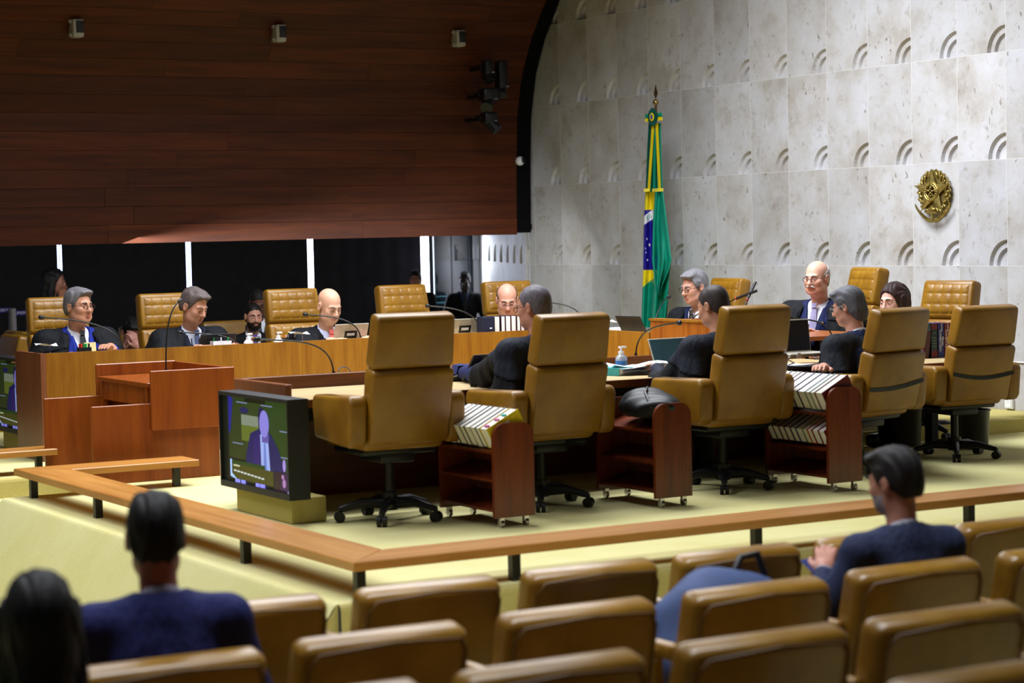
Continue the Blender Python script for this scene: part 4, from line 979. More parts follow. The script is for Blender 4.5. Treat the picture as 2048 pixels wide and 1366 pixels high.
        G.cut(lambda X, Y, Z: hip[2]-0.12-Z+0*X+0*Y)
        G.bend(lambda X, Y, Z: (0.011*np.sin(42*X+9*Z)+0.008*np.sin(52*Y+6*Z))*np.clip((neck[2]-0.08-Z)/0.2, 0, 1))
        place('robe', G.mesh('robe', cloth(robe, 0.6)), t)
        G.bend(lambda X, Y, Z: -0.007+0*X+0*Y+0*Z)
        zc = neck[2]-0.155
        G.cut(lambda X, Y, Z: (zc+0.10*np.clip(np.abs(X)/0.25, 0, 1)*0-0.35*np.clip(Y-neck[1], -0.2, 0.12)-Z)*0.9)
        G.cap(neck+np.array([0, 0.01, -0.045]), neck+np.array([0, -0.0, 0.14]), 0.080, 0.095, 0.008, sub=True)
        G.add(lambda X, Y, Z: np.maximum(np.abs(X)-0.105, Y-(neck[1]+0.01)), (-0.25, -1.2, 0), (0.25, neck[1]+0.03, neck[2]+0.2), 0.02, sub=True)
        place('robe_collar', G.mesh('robe_collar', cloth(collar or '101217', 0.7)), t)
    if legs:
        K = Field((-0.34, -0.75, -0.02), (0.34, 0.26, hip[2]+0.16), 0.016)
        kn = {}
        for i in (-1, 1):
            if stand: kn[i] = np.array([i*0.10, 0.04, hip[2]*0.52]); an = np.array([i*0.10, 0.06, 0.10])
            else: kn[i] = np.array([i*0.13, -0.40, hip[2]+0.02]); an = np.array([i*0.13, -0.36, 0.09])
            K.cap(hip+np.array([i*0.09, 0, -0.02]), kn[i], 0.095, 0.072, 0.05); K.cap(kn[i], an, 0.07, 0.052, 0.03)
            part('shoe', MB().rbox((an[0], an[1]-0.06, 0.045), (0.10, 0.27, 0.085), 0.03, 3), [plain('shoe', '0c0b0b', 0.3)], t, smooth=60)
        K.cap(hip+np.array([-0.06, 0, 0]), hip+np.array([0.06, 0, 0]), 0.12, 0.12, 0.05)
        place('trousers', K.mesh('trousers', cloth(suit if not robe else '121216', 0.75)), t)
    return t
# ------------------------------------------------------------------ far side of the bench, facing the camera
HY = 16.2
GRP = None
P1 = person('seated man with grey hair and glasses in bright blue suit, black tie and black robe', on_y(158, 612, HY), 4, 20, 2, s=1.12, skin='c08a70', hair=('full', '6e6b70'), suit='1a2a86', robe='0d0e12', tie='0a0a0c', shirt='e8eaf4', glasses='2a1c20', width=1.12, full=1.0, desk=ZFT, pin='w', hw=0.98, lean=0.02, brow='5a5250',
             wristR=on_y(222, 694, 15.92), wristL=on_y(140, 712, 16.0))
P2 = person('seated man with brown-grey hair looking down, grey tie and black robe', on_y(389, 612, HY-0.1), 6, 18, 24, s=1.12, skin='c79078', hair=('full', '5c5150'), suit='1b2030', robe='0d0e12', tie='39415e', shirt='d9dcec', desk=ZFT, width=1.08, lean=0.10, eyes=False)
P3 = person('seated bald man with coral tie and black robe, looking down at a beige laptop', on_y(659, 612, HY-0.05), 0, 8, 22, s=1.14, skin='d9a68c', hair=None, suit='101216', robe='0d0e13', tie='c4584e', shirt='ccd0ee', desk=ZFT, width=1.0, lean=0.10, eyes=False, hw=0.98, brow='6a5248')
P4 = person('seated balding man in thin glasses with pale yellow tie, behind white books', on_y(1014, 600, HY), -8, -18, 22, s=1.12, skin='d29a84', hair=('fringe', '35302e'), suit='14161e', robe='0e1016', tie='b8a860', shirt='c8cce8', glasses='8a6a70', desk=ZFT, width=1.0, lean=0.10, full=0.8, eyes=False, hw=0.99)
# ------------------------------------------------------------------ head of the bench, along the stone wall
P5 = person('seated man with grey hair and dark glasses in dark tie, in front of the flag', on_x(1388, 574, 10.45), -72, -14, 12, s=1.14, skin='c8927c', hair=('full', '77757a'), suit='23284e', robe='0d0e12', tie='2a2420', shirt='e4e6f0', glasses='1a1618', lean=0.04, eyes=False, hw=0.93)
P6 = person('seated white-haired man with moustache and glasses, lavender tie and navy suit, at the centre', on_x(1633, 556, 10.42), -62, -6, 5, s=1.14, head_scale=0.95, floor=0.10, skin='d8a48e', hair=('bald', 'b8b4b4'), suit='161d44', robe='0d0e12', tie='8d86a8', shirt='e6e8f4', glasses='3a1c22', moustache='c8c0ba', full=0.9, width=1.12, hw=0.99, pin='g', brow='a09a98')
P7 = person('woman with long straight brown hair at the stone wall, only her head showing', on_x(1786, 603, 10.55), -72, -6, 6, s=1.10, skin='d8a898', hair=('long', '33211f'), suit='16161c', shirt='20202a', fem=True, brow='2a1c1a')
# ------------------------------------------------------------------ near side, seen from behind
w = on_z(916, 742, 0.735)
N2 = person('robed man with cropped grey hair seen from behind, reaching left over the near bench', on_y(1066, 614, 11.22), 186, 22, 8, s=1.13, head_scale=0.91, skin='c98e78', hair=('short', '6a646c'), suit='232a55', robe='0d0e12', glasses='15151a', shirt='dfe2ee', lean=0.03, width=1.02, wristL=None, desk=ZT, wristR=w, elbowR=on_z(975, 752, 0.74), collar='1a1f2b', hw=0.96)
N3 = person('robed man with short brown-grey hair seen from behind, beside the green laptop screen', on_y(1425, 612, 11.30), 184, 14, 16, s=1.13, head_scale=0.91, skin='c08a70', hair=('short', '3c3434'), suit='1c2030', robe='0c0d12', lean=0.06, desk=ZT, collar='181c28', width=1.02)
N4 = person('robed man with wavy grey hair seen from behind, hand on papers', on_y(1695, 613, 11.40), 190, 18, 14, s=1.12, head_scale=0.91, skin='c48c76', hair=('wavy', '5e5e64'), suit='1f2748', robe='0c0d12', glasses='8a8a92', lean=0.05, wristR=on_z(1648, 735, 0.71), desk=ZT, collar='191c24', width=1.0)
# ------------------------------------------------------------------ people in the hall behind
B1 = person('standing woman in black jacket and pale blouse at the left, looking right', on_y(110, 562, 21.9), 58, 2, 6, s=1.04, floor=-0.28, skin='8a5a48', hair=('long', '0e0b0b'), suit='100e0f', shirt='a8a09c', stand=True, fem=True, vox=0.009, wristR=on_y(122, 598, 21.75), eyes=False)
B2 = person('dark-haired young man bent forward with a hand on his face, behind the bench', on_y(262, 664, 18.9), -4, 4, 34, s=1.05, floor=-0.05, skin='a87468', hair=('thick', '0a0808'), suit='23222c', shirt='3a3438', vox=0.009, wristR=on_y(276, 694, 18.62), handR=((-0.35, 0.1, 0.9), (0.3, -1, 0.2), 0.8), eyes=False, lean=0.12)
B3 = person('bearded man in black suit and royal blue tie sitting behind the bench', on_y(507, 633, 18.9), -8, 0, 6, s=1.02, floor=-0.05, skin='b98470', hair=('crop', '14100f'), suit='0b0b0d', tie='241f8c', beard='1a0f0c', vox=0.008, pin='w', hw=0.95)
B4 = person('dark-skinned man in charcoal suit looking down, seated behind the bearded man', on_y(516, 606, 19.8), -16, 0, 26, s=1.06, floor=-0.05, skin='6a4238', hair=('crop', '1c1a1c'), suit='22232e', tie='14141a', vox=0.009, eyes=False)
B5 = person('man in black suit standing at the bright slit beside the glass door', on_y(831, 560, 24.0), -44, 6, 6, s=0.94, floor=-0.5, skin='94604c', hair=('thick', '080707'), suit='0c0c0e', tie='101010', stand=True, vox=0.009)
B6 = person('man by the glass door, skin and clothes coloured dark for the shade there', on_y(929, 562, 24.3), -20, -20, 8, s=0.94, floor=-0.5, skin='2a1c18', hair=('thick', '040404'), suit='050506', tie='040405', shirt='2c3450', stand=True, vox=0.010)  # shade put into his skin, hair, suit and shirt colours
# ------------------------------------------------------------------ audience in the foreground
def seat_floor(k): return seats[k].location.z
def at_seat(k, px, py): return on_y(px, py, seats[k].location.y+0.20)
F1 = person('dark-haired man in navy suit seen from behind in the audience', at_seat(('B', 1), 311, 1072), 168, -8, 4, s=1.06, floor=seat_floor(('B', 1)), skin='a86a5c', hair=('thick', '0d0b0c'), suit='1f2456', shirt='b8b4c8', vox=0.008, width=1.04, hw=0.97, legs=True)
F2 = person('woman with long dark hair at the bottom left corner, seen from behind', at_seat(('C', 0), 78, 1248), 166, 0, 4, s=1.04, floor=seat_floor(('C', 0)), skin='a8786a', hair=('long', '0c0a0c'), suit='33333e', shirt='44444e', vox=0.009, fem=True)
F3 = person('grey-bearded man in dark suit looking left, seen from behind in the audience', at_seat(('B', 5), 1787, 962), 172, 22, 10, s=1.02, head_scale=0.95, floor=seat_floor(('B', 5)), skin='b07a68', hair=('full', '1d1a1b'), suit='262d48', shirt='b0aebc', beard='8a8084', vox=0.008, wristR=on_y(1648, 1140, seats['B', 5].location.y+0.42), width=1.0)
# ================================================================== things on the benches
def bez(p0, p1, p2, p3, n=14):
    p0, p1, p2, p3 = map(np.array, (p0, p1, p2, p3))
    return [tuple((1-t)**3*p0+3*(1-t)**2*t*p1+3*(1-t)*t*t*p2+t**3*p3) for t in np.linspace(0, 1, n)]
def mic(label, base, tip, rise=0.6, head=0.018, stem_h=0.05, foot=True, group='gooseneck microphones', long=False):
    b = np.array(base, float); e = np.array(tip, float)-b
    t = thing('gooseneck_microphone', label, 'microphone', b, group=group)
    top = max(e[2], 0.06)
    c1 = (0, 0, stem_h+(e[2]-stem_h)*0.75*rise); c2 = (e[0]*0.42, e[1]*0.42, e[2]*(0.92 if not long else 0.9))
    pts = bez((0, 0, stem_h), c1, c2, e)
    part('gooseneck', MB().tube(pts, 0.0055, 7), ['black_metal'], t, smooth=60)
    part('stem', MB().tube([(0, 0, 0.004), (0, 0, stem_h+0.03)], [0.014, 0.010], 10), ['black_plastic'], t, smooth=60)
    if foot: part('foot', MB().lathe([(0.045, 0), (0.045, 0.008), (0.02, 0.016)], seg=18), ['black_plastic'], t, smooth=40)
    d = np.array(pts[-1])-np.array(pts[-2]); d /= np.linalg.norm(d)
    if long: part('capsule', MB().tube([tuple(e), tuple(e+d*0.20)], 0.011, 10), ['black_plastic'], t, smooth=60); part('ring', MB().tube([tuple(e-d*0.004), tuple(e+d*0.004)], 0.012, 10), [plain('mic_red', 'b02a20', 0.4)], t)
    else: part('capsule', MB().tube([tuple(e-d*0.012), tuple(e-d*0.006), tuple(e+d*0.018), tuple(e+d*0.03)], [0.007, head*0.9, head, head*0.55], 10), ['black_plastic'], t, smooth=60)
    return t
def far_pt(x, y, Y=None): return on_y(x, y, YF+0.14 if Y is None else Y)
def base_far(x, Y=None): p = far_pt(x, 690, Y); return (p[0], p[1], ZFT)
mic('gooseneck microphone curving left in front of the man in bright blue', base_far(247), far_pt(85, 635, YF+0.35), 0.9)
mic('gooseneck microphone in front of the grey-tied man', base_far(474), far_pt(362, 665, YF+0.3), 0.9)
mic('gooseneck microphone in front of the bald man with the coral tie', base_far(722), far_pt(613, 629, YF+0.3), 1.0)
mic('gooseneck microphone in front of the empty far armchair', base_far(962), far_pt(858, 612, YF+0.3), 1.0)
mic('gooseneck microphone right of the balding man, against the stone wall', base_far(1168, YF+0.3), far_pt(1088, 604, YF+0.55), 1.1)
p = on_x(1305, 655, XH+0.25); mic('thin gooseneck microphone rising to the right beside the flag', (XH+0.25, p[1], ZFT), on_x(1337, 594, XH+0.55), 0.2)
p = on_x(1383, 645, XH+0.2); mic('gooseneck microphone before the grey-haired man below the flag', (XH+0.2, p[1], 0.82), on_x(1412, 622, XH+0.3), 0.6, head=0.010)
for x0, x1, y1, lb in ((1440, 1473, 597, 'left of the two long black stick microphones at the raised bench'), (1488, 1494, 600, 'right of the two long black stick microphones at the raised bench')):
    p = on_x(x0, 640, XH+0.25); mic(lb, (XH+0.25, p[1], 0.82), on_x(x1, y1, XH+0.3), 0.7, long=True)
mic('gooseneck microphone at the empty near seat beside the big screen', on_z(668, 771, ZT), on_y(517, 679, YN1-0.1), 1.15, stem_h=0.06)
mic('gooseneck microphone beside the hand sanitiser on the near bench', on_z(1272, 732, ZT), on_y(1357, 646, YN1-0.35), 1.0, stem_h=0.06)
p = on_z(1668, 715, ZT); mic('gooseneck microphone before the wavy-haired robed man', p, on_y(1583, 636, p[1]+0.1), 1.2, stem_h=0.06)
p = on_y(332, 736, 14.0); mic('tall thin gooseneck microphone standing on the lectern', (p[0], 14.0, 0.66), on_y(358, 603, 14.05), 0.9, head=0.012)
p = mic('gooseneck microphone in front of the two white books at the near bench', on_z(1630, 690, ZT), on_y(1668, 655, YN1), 0.5) if False else None

def laptop(label, p, rz, w=0.33, h=0.22, open_deg=105, lid='laptop_silver', face='laptop_dark', z=0.0, sticker=False, group='laptops'):
    t = thing('laptop', label, 'laptop', (p[0], p[1], p[2]), rz, group=group)
    part('keyboard_base', MB().rbox((0, 0, 0.009), (w, 0.22, 0.016), 0.004, 1), [lid], t)
    a = math.radians(open_deg-90); m = Matrix.Translation((0, 0.11, 0.016)) @ Matrix.Rotation(-a, 4, 'X')
    ld = part('lid', MB().rbox((0, 0.004, h/2), (w, 0.008, h), 0.003, 1).xf(m), [lid], t)
    part('display', MB().box(-w/2+0.008, w/2-0.008, -0.002, -0.0005, 0.008, h-0.008).xf(m), [face], ld)
    if sticker:
        part('sticker', MB().box(-0.055, 0.055, 0.0085, 0.0095, 0.06, 0.125).xf(m), [plain('sticker_black', '0a0908', 0.4)], ld)
        B = MB()
        for k in range(5): B.box(-0.034+k*0.014, -0.034+k*0.014+0.011, 0.0096, 0.0102, 0.082+0.002*(k % 2), 0.106)
        part('sticker_mark', B.xf(m), ['white_plastic'], ld)
    return t
# far side laptops show the backs of their lids to the camera
for x, yb, lid, st, lb in ((432, 690, 'laptop_dark', False, 'dark laptop in front of the grey-tied man'), (697, 680, 'laptop_silver', True, 'beige laptop with a black sticker before the bald man'),
                           (772, 677, 'laptop_silver', False, 'pale laptop before the empty far armchair, half hidden'), (925, 670, 'laptop_silver', True, 'pale laptop with a black sticker before the balding man')):
    p = far_pt(x, yb, YF+0.25); laptop(lb, (p[0], YF+0.36, ZFT), 180, 0.30, 0.185 if x != 432 else 0.15, 112, lid, 'laptop_dark', sticker=st)
p = on_x(1275, 660, XH+0.2); laptop('dark laptop on the head bench beside the flag', (XH+0.30, p[1], ZFT), 95, 0.33, 0.20, 118, 'laptop_dark', 'laptop_dark')
# near side laptops show their screens
p = on_y(1356, 735, 11.9); laptop('open laptop with a plain dark green screen, beside the third near chair', (p[0], 11.80, ZT), 4, 0.34, 0.215, 112, 'laptop_silver', 'screen_teal')
st = thing('laptop_stand', 'white metal laptop stand on the near bench at right', 'stand', on_z(1603, 738, ZT))
part('platform', MB().box(-0.17, 0.17, -0.1, 0.12, 0.085, 0.091).box(-0.12, -0.09, -0.115, -0.1, 0.08, 0.115).box(0.09, 0.12, -0.115, -0.1, 0.08, 0.115), ['white_plastic'], st)
part('leg', MB().tube([(-0.12, 0.05, 0.085), (-0.12, -0.08, 0.05), (-0.12, 0.08, 0.006), (0.12, 0.08, 0.006), (0.12, -0.08, 0.05), (0.12, 0.05, 0.085)], 0.008, 6), ['white_plastic'], st)
p = st.location; laptop('open black-screened laptop raised on a white stand', (p[0], p[1]+0.0, ZT+0.092), 0, 0.34, 0.215, 98, 'laptop_silver', 'black_plastic')
p = on_y(966, 720, 11.98); mon = thing('tablet_easel', 'dark tilted document screen left of the cropped-haired robed man', 'screen', (p[0], 11.98, ZT), 8)
m = Matrix.Translation((0, 0, 0.02)) @ Matrix.Rotation(math.radians(38), 4, 'X')
part('panel', MB().rbox((0, 0, 0.10), (0.34, 0.014, 0.21), 0.006, 1).xf(m), ['laptop_dark'], mon); part('slot', MB().box(-0.10, 0.10, -0.009, -0.0075, 0.03, 0.036).xf(m), ['black_void'], mon); part('foot', MB().box(-0.1, 0.1, -0.1, 0.06, 0, 0.02), ['black_plastic'], mon)

def bottle(label, p, h=0.13, body='white_plastic', lab=None, group='hand sanitiser bottles'):
    t = thing('pump_bottle', label, 'bottle', p, group=group); r = h*0.24
    part('bottle_body', MB().lathe([(r*0.95, 0), (r, 0.006), (r, h*0.55), (r*0.55, h*0.66), (r*0.42, h*0.70)], seg=16), [body], t, smooth=50)
    if lab: part('bottle_label', MB().lathe([(r*1.02, h*0.12), (r*1.02, h*0.42)], seg=16), [lab], t, smooth=50)
    part('pump', MB().lathe([(r*0.5, h*0.69), (r*0.5, h*0.80), (r*0.2, h*0.81), (r*0.2, h*0.92)], seg=12).box(-r*0.35, r*0.9, -r*0.3, r*0.3, h*0.92, h), ['white_plastic'], t, smooth=40)
    return t
bottle('white pump bottle on the far bench in front of the bearded man', base_far(497), 0.15); bottle('white pump bottle on the far bench left of the bald man', base_far(557), 0.15)
plain('label_blue', '2f6fc0', 0.5); k = NT('clear_plastic'); k.col(lin('c8d0d8')); k.b.inputs['Transmission Weight'].default_value = 0.6; k.fin(0.15, 0.4)
bottle('clear pump bottle of hand sanitiser with a blue label on the near bench', on_z(1243, 742, ZT), 0.165, 'clear_plastic', 'label_blue')

def tumbler(label, p, paper=True, h=0.13):
    t = thing('water_glass', label, 'glass', p, group='drinking glasses')
    part('glass_wall', MB().lathe([(0.030, 0), (0.034, h), (0.031, h), (0.028, 0.008)], seg=18), ['glass'], t, smooth=50)
    if paper:
        B = MB(); B.surf(lambda u, v: ((u-0.5)*0.17+0.02*(v-0.5), (v-0.5)*0.11, h+0.004+0.012*math.sin(5*u+2*v)), 6, 4); part('paper_cover', B, ['paper'], t, smooth=180)
    return t
tumbler('water glass under a white napkin before the man in bright blue', base_far(92)); tumbler('plain water glass before the grey-tied man', base_far(391), False); tumbler('water glass with a white napkin before the bald man', base_far(598))
p = on_x(1213, 660, XH+0.2); tumbler('water glass with a white napkin on the head bench', (XH+0.2, p[1], ZFT)); 
p = on_x(1236, 660, XH+0.2); tag(part('notebook', MB().box(-0.05, 0.05, -0.06, 0.06, 0, 0.085), ['paper'], loc=(XH+0.2, p[1], ZFT)), 'small white box with a dark cover on the head bench', 'box')

def pen_holder(label, p, pens, body='black_plastic', size=(0.10, 0.05, 0.10)):
    t = thing('pen_holder', label, 'pen holder', p, group='pen holders')
    sx, sy, sz = size; B = MB()
    B.box(-sx/2, sx/2, -sy/2, sy/2, 0, 0.004); B.box(-sx/2, -sx/2+0.003, -sy/2, sy/2, 0, sz); B.box(sx/2-0.003, sx/2, -sy/2, sy/2, 0, sz); B.box(-sx/2, sx/2, -sy/2, -sy/2+0.003, 0, sz); B.box(-sx/2, sx/2, sy/2-0.003, sy/2, 0, sz)
    part('cup', B, [body], t)
    for i, c in enumerate(pens):
        x = -sx*0.36+sx*0.72*i/max(1, len(pens)-1); part('pen', MB().tube([(x, 0.004*(-1)**i, 0.005), (x+0.004*(-1)**i, 0.006*(-1)**i, sz+0.028)], 0.0075, 7), [plain('pen_'+c, c, 0.4)], t, smooth=60)
    return t
pen_holder('black pen box with red and green markers before the man in bright blue', base_far(168), ['c02a20', 'd83a20', '2ab050', '30c060', '20202a'])
pen_holder('white pen tray with dark markers before the grey-tied man', base_far(442), ['2a6a3a', '303038', 'c0c0c8', '1c1c30', '2a8a4a'], 'white_plastic', (0.16, 0.06, 0.10))
pen_holder('dark pen box before the bald man', base_far(577), ['c86a30', '707078', '303038'])
pen_holder('black pen cup with blue and red pens at the right of the near bench', on_z(1641, 706, ZT), ['3048b0', 'c03020', '202028'], 'black_plastic', (0.06, 0.05, 0.095))
p = base_far(183); o = tag(part('note_pad', MB().box(-0.045, 0.045, -0.004, 0.004, 0, 0.135), ['note'], loc=(p[0], p[1]+0.02, p[2]), rot=(math.radians(-8), 0, 0)), 'yellowish note pad standing upright before the man in bright blue', 'note pad')

def book(label, p, rz, th, h, d, cover, parent_cat='book', group=None, pages_up=True, tilt=0.0, name='book'):
    t = thing(name, label, 'book', p, rz, group=group); t.rotation_euler = (0, tilt, math.radians(rz))
    cm = plain('cover_'+cover, cover, 0.45, 0.4)
    part('cover', MB().box(-th/2, -th/2+0.004, -d/2, d/2, 0, h).box(th/2-0.004, th/2, -d/2, d/2, 0, h).box(-th/2, th/2, d/2-0.004, d/2, 0, h), [cm], t)
    part('pages', MB().box(-th/2+0.004, th/2-0.004, -d/2+0.004, d/2-0.004, 0.004, h-0.006), ['page'], t)
    return t
# books standing on the far bench before the balding man: page edges to the camera
for i, (x, c, th) in enumerate(((986, '241a30', 0.052), (998, '3a1c30', 0.040), (1008, '2a2a3a', 0.050), (1019, '5a2028', 0.048), (1029, '20242c', 0.036), (1037, '7a2018', 0.036))):
    p = far_pt(x, 670, YF+0.12); book(['navy-backed book, leftmost of the white-edged books before the balding man', 'thin plum book, second of the white-edged books before the balding man', 'thick book, third of the white-edged books before the balding man', 'book with a white marker, fourth of the white-edged books', 'narrow book, fifth of the white-edged books before the balding man', 'red-backed book, rightmost of the white-edged books before the balding man'][i], (p[0], p[1], ZFT), 0, th, 0.20, 0.15, c, group='white-edged books before the balding man')
p = far_pt(972, 672, YF+0.08); o = tag(part('file_box', MB().rbox((0, 0, 0.10), (0.12, 0.10, 0.20), 0.004, 1), [plain('navy_box', '161c34', 0.5)], loc=(p[0], p[1], ZFT)), 'dark navy file box with white marks beside the white-edged books', 'box')
part('mark', MB().box(0.01, 0.03, -0.0515, -0.0505, 0.10, 0.11).box(0.01, 0.035, -0.0515, -0.0505, 0.04, 0.075), ['white_plastic'], o)
# books on the trolleys lean in rows, page edges up
def trolley_books(t, z, covers, label, group, y0=0.03, tilt=-0.47, h=0.125, last=None):
    y = y0; d = 0.225
    for i, (c, th) in enumerate(covers):
        o = thing('book', label[i], 'book', (0, 0, 0), group=group)
        o.location = (t.location.x+0.005, t.location.y+y+th/2, z); o.rotation_euler = (0, tilt, 0)
        cm = plain('cover_'+c, c, 0.45, 0.4)
        part('cover', MB().box(-d/2, d/2, -th/2, -th/2+0.004, 0, h).box(-d/2, d/2, th/2-0.004, th/2, 0, h).box(-d/2, d/2, -th/2, th/2, 0, 0.004), [cm], o)
        part('pages', MB().box(-d/2+0.004, d/2-0.004, -th/2+0.004, th/2-0.004, 0.004, h-0.004), ['page'], o)
        y += th+0.002
        if i == 0 and last == 'yellow':
            for x_, m_, c_ in ((-0.09, 'tab_pink', 'c04a9a'), (-0.02, 'tab_pink', 'c04a9a'), (0.03, 'tab_teal', '38b0a0')): part('tab', MB().box(x_, x_+0.012, -th*0.3, th*0.2, h-0.004, h+0.006), [plain(m_, c_, 0.5)], o)
            part('cover_mark', MB().box(-0.05, 0.03, -th/2-0.001, -th/2, 0.05, 0.10), ['page'], o)
ordn = ['first', 'second', 'third', 'fourth', 'fifth', 'sixth', 'seventh', 'eighth', 'ninth', 'tenth', 'eleventh']
cv = [('d8c010', 0.085), ('2a2a30', 0.05), ('c8c8c0', 0.055), ('30343c', 0.07), ('8a8a90', 0.05), ('24242c', 0.075), ('3a3a48', 0.055), ('d0d0d0', 0.05), ('28282e', 0.06)]
trolley_books(trolleys[0], 0.485, cv, ['thick yellow-covered book at the end of the left trolley' if i == 0 else 'white-edged book, %s from the yellow book on the left trolley' % ordn[i-1] for i in range(len(cv))], 'books on the left trolley', last='yellow')
cv = [('6a1c20', 0.075), ('8a9a88', 0.045), ('a0b0b8', 0.045), ('2a2a50', 0.075), ('24284c', 0.07), ('2a1c50', 0.08), ('5a1c40', 0.05), ('c8c8c8', 0.04), ('1c2460', 0.055), ('d0d0c8', 0.045)]
trolley_books(trolleys[2], 0.545, cv, ['dark red book at the camera end of the right trolley top' if i == 0 else 'white-edged book, %s behind the dark red book on the right trolley top' % ordn[i-1] for i in range(len(cv))], 'books on top of the right trolley')
cv = [('7a2028', 0.06), ('5a1c24', 0.06), ('c02028', 0.045), ('8a9a60', 0.045), ('2a3470', 0.065), ('24284c', 0.055), ('3a2a30', 0.06), ('6a2038', 0.055), ('5a2030', 0.06), ('8a8a90', 0.055)]
trolley_books(trolleys[2], 0.335, cv, ['white-edged book, %s from the camera on the lower shelf of the right trolley' % ordn[i] for i in range(len(cv))], 'books on the lower shelf of the right trolley', h=0.10)
# black bag on the middle trolley
t = trolleys[1]; Fb = Field((-0.2, -0.1, -0.02), (0.2, 0.5, 0.22), 0.012)
Fb.ell((0, 0.22, 0.06), (0.15, 0.24, 0.085), 0.03); Fb.ell((0.02, 0.30, 0.10), (0.11, 0.14, 0.06), 0.04); Fb.cut(lambda X, Y, Z: -Z+0*X+0*Y); Fb.bend(lambda X, Y, Z: 0.012*np.sin(34*Y+26*X)*np.sin(18*X+9*Y+20*Z))
bag = thing('black_bag', 'crumpled black bag lying on the middle trolley', 'bag', (t.location.x, t.location.y+0.02, 0.515)); place('bag_body', Fb.mesh('bag_body', plain('bag_black', '101216', 0.5, 0.4, nscale=20, bump=0.2)), bag)
part('bag_strap', MB().tube([(-0.1, 0.05, 0.06), (-0.08, 0.15, 0.15), (0.0, 0.24, 0.17), (0.05, 0.36, 0.14)], 0.008, 6), ['black_plastic'], bag, smooth=60)
# papers
def papers(label, px, py, z, rz, n, w=0.21, d=0.30, seed=0, curl=0.01):
    rr = random.Random(seed); p = on_z(px, py, z); t = thing('paper_stack', label, 'papers', p, rz, group='loose papers')
    for i in range(n):
        a = rr.uniform(-0.35, 0.35); ox, oy = rr.uniform(-0.04, 0.04), rr.uniform(-0.03, 0.03); h0 = 0.003+0.006*i; ca, sa = math.cos(a), math.sin(a); ph = rr.uniform(0, 6)
        B = MB(); B.surf(lambda u, v: (ox+ca*(u-0.5)*w-sa*(v-0.5)*d, oy+sa*(u-0.5)*w+ca*(v-0.5)*d, h0+curl*(abs(u-0.5)*1.2+0.5*math.sin(ph+4*v))**2), 8, 6)
        part('sheet', B, ['paper'], t, smooth=180)
    return t
papers('spread white papers on the near bench beside the green laptop screen', 1278, 748, ZT, 75, 8, w=0.24, d=0.36, seed=2, curl=0.03)
papers('white papers on the near bench in front of the cropped-haired robed man', 925, 760, ZT, 70, 5, seed=3, curl=0.03)
papers('flat white papers under the hand of the wavy-haired robed man', 1590, 737, ZT, 80, 4, seed=5)
p = on_z(1226, 750, ZT); o = thing('book', 'closed turquoise-covered book beside the hand sanitiser', 'book', (p[0], p[1], ZT), 20)
part('cover', MB().box(-0.08, 0.08, -0.11, 0.11, 0, 0.004).box(-0.08, 0.08, -0.11, 0.11, 0.046, 0.05).box(-0.08, -0.076, -0.11, 0.11, 0, 0.05), [plain('cover_teal', '3a9a9c', 0.4)], o); part('pages', MB().box(-0.076, 0.076, -0.107, 0.107, 0.004, 0.046), ['page'], o)
part('spine_label', MB().box(-0.07, -0.03, -0.112, -0.1105, 0.008, 0.04), ['paper'], o)
p = on_z(700, 766, ZT); tag(part('cable_loop', MB().tube([(p[0]-0.05+0.06*math.cos(a)+0.01*a, p[1]+0.02*math.sin(a), ZT+0.05+0.055*math.sin(a)) for a in np.linspace(-2.2, 3.6, 22)], 0.004, 6), [plain('cable_grey', '6a6a70', 0.4)], smooth=60), 'loose grey cable loop on the near bench beside the microphone', 'cable')
tag(part('cable_box', MB().rbox((0, 0, 0.012), (0.16, 0.06, 0.024), 0.005, 1), ['black_plastic'], loc=tuple(on_z(705, 768, ZT))), 'flat black connector box on the near bench under the cable loop', 'box')
p = on_z(1612, 735, ZT); tag(part('key_ring', MB().tube([(p[0]+0.12+0.03*math.cos(a), p[1]-0.02+0.02*math.sin(a), ZT+0.008) for a in np.linspace(0, 6.28, 14)], 0.004, 5), ['brass'], smooth=60), 'small brass key ring lying on the near bench by the laptop stand', 'keys')
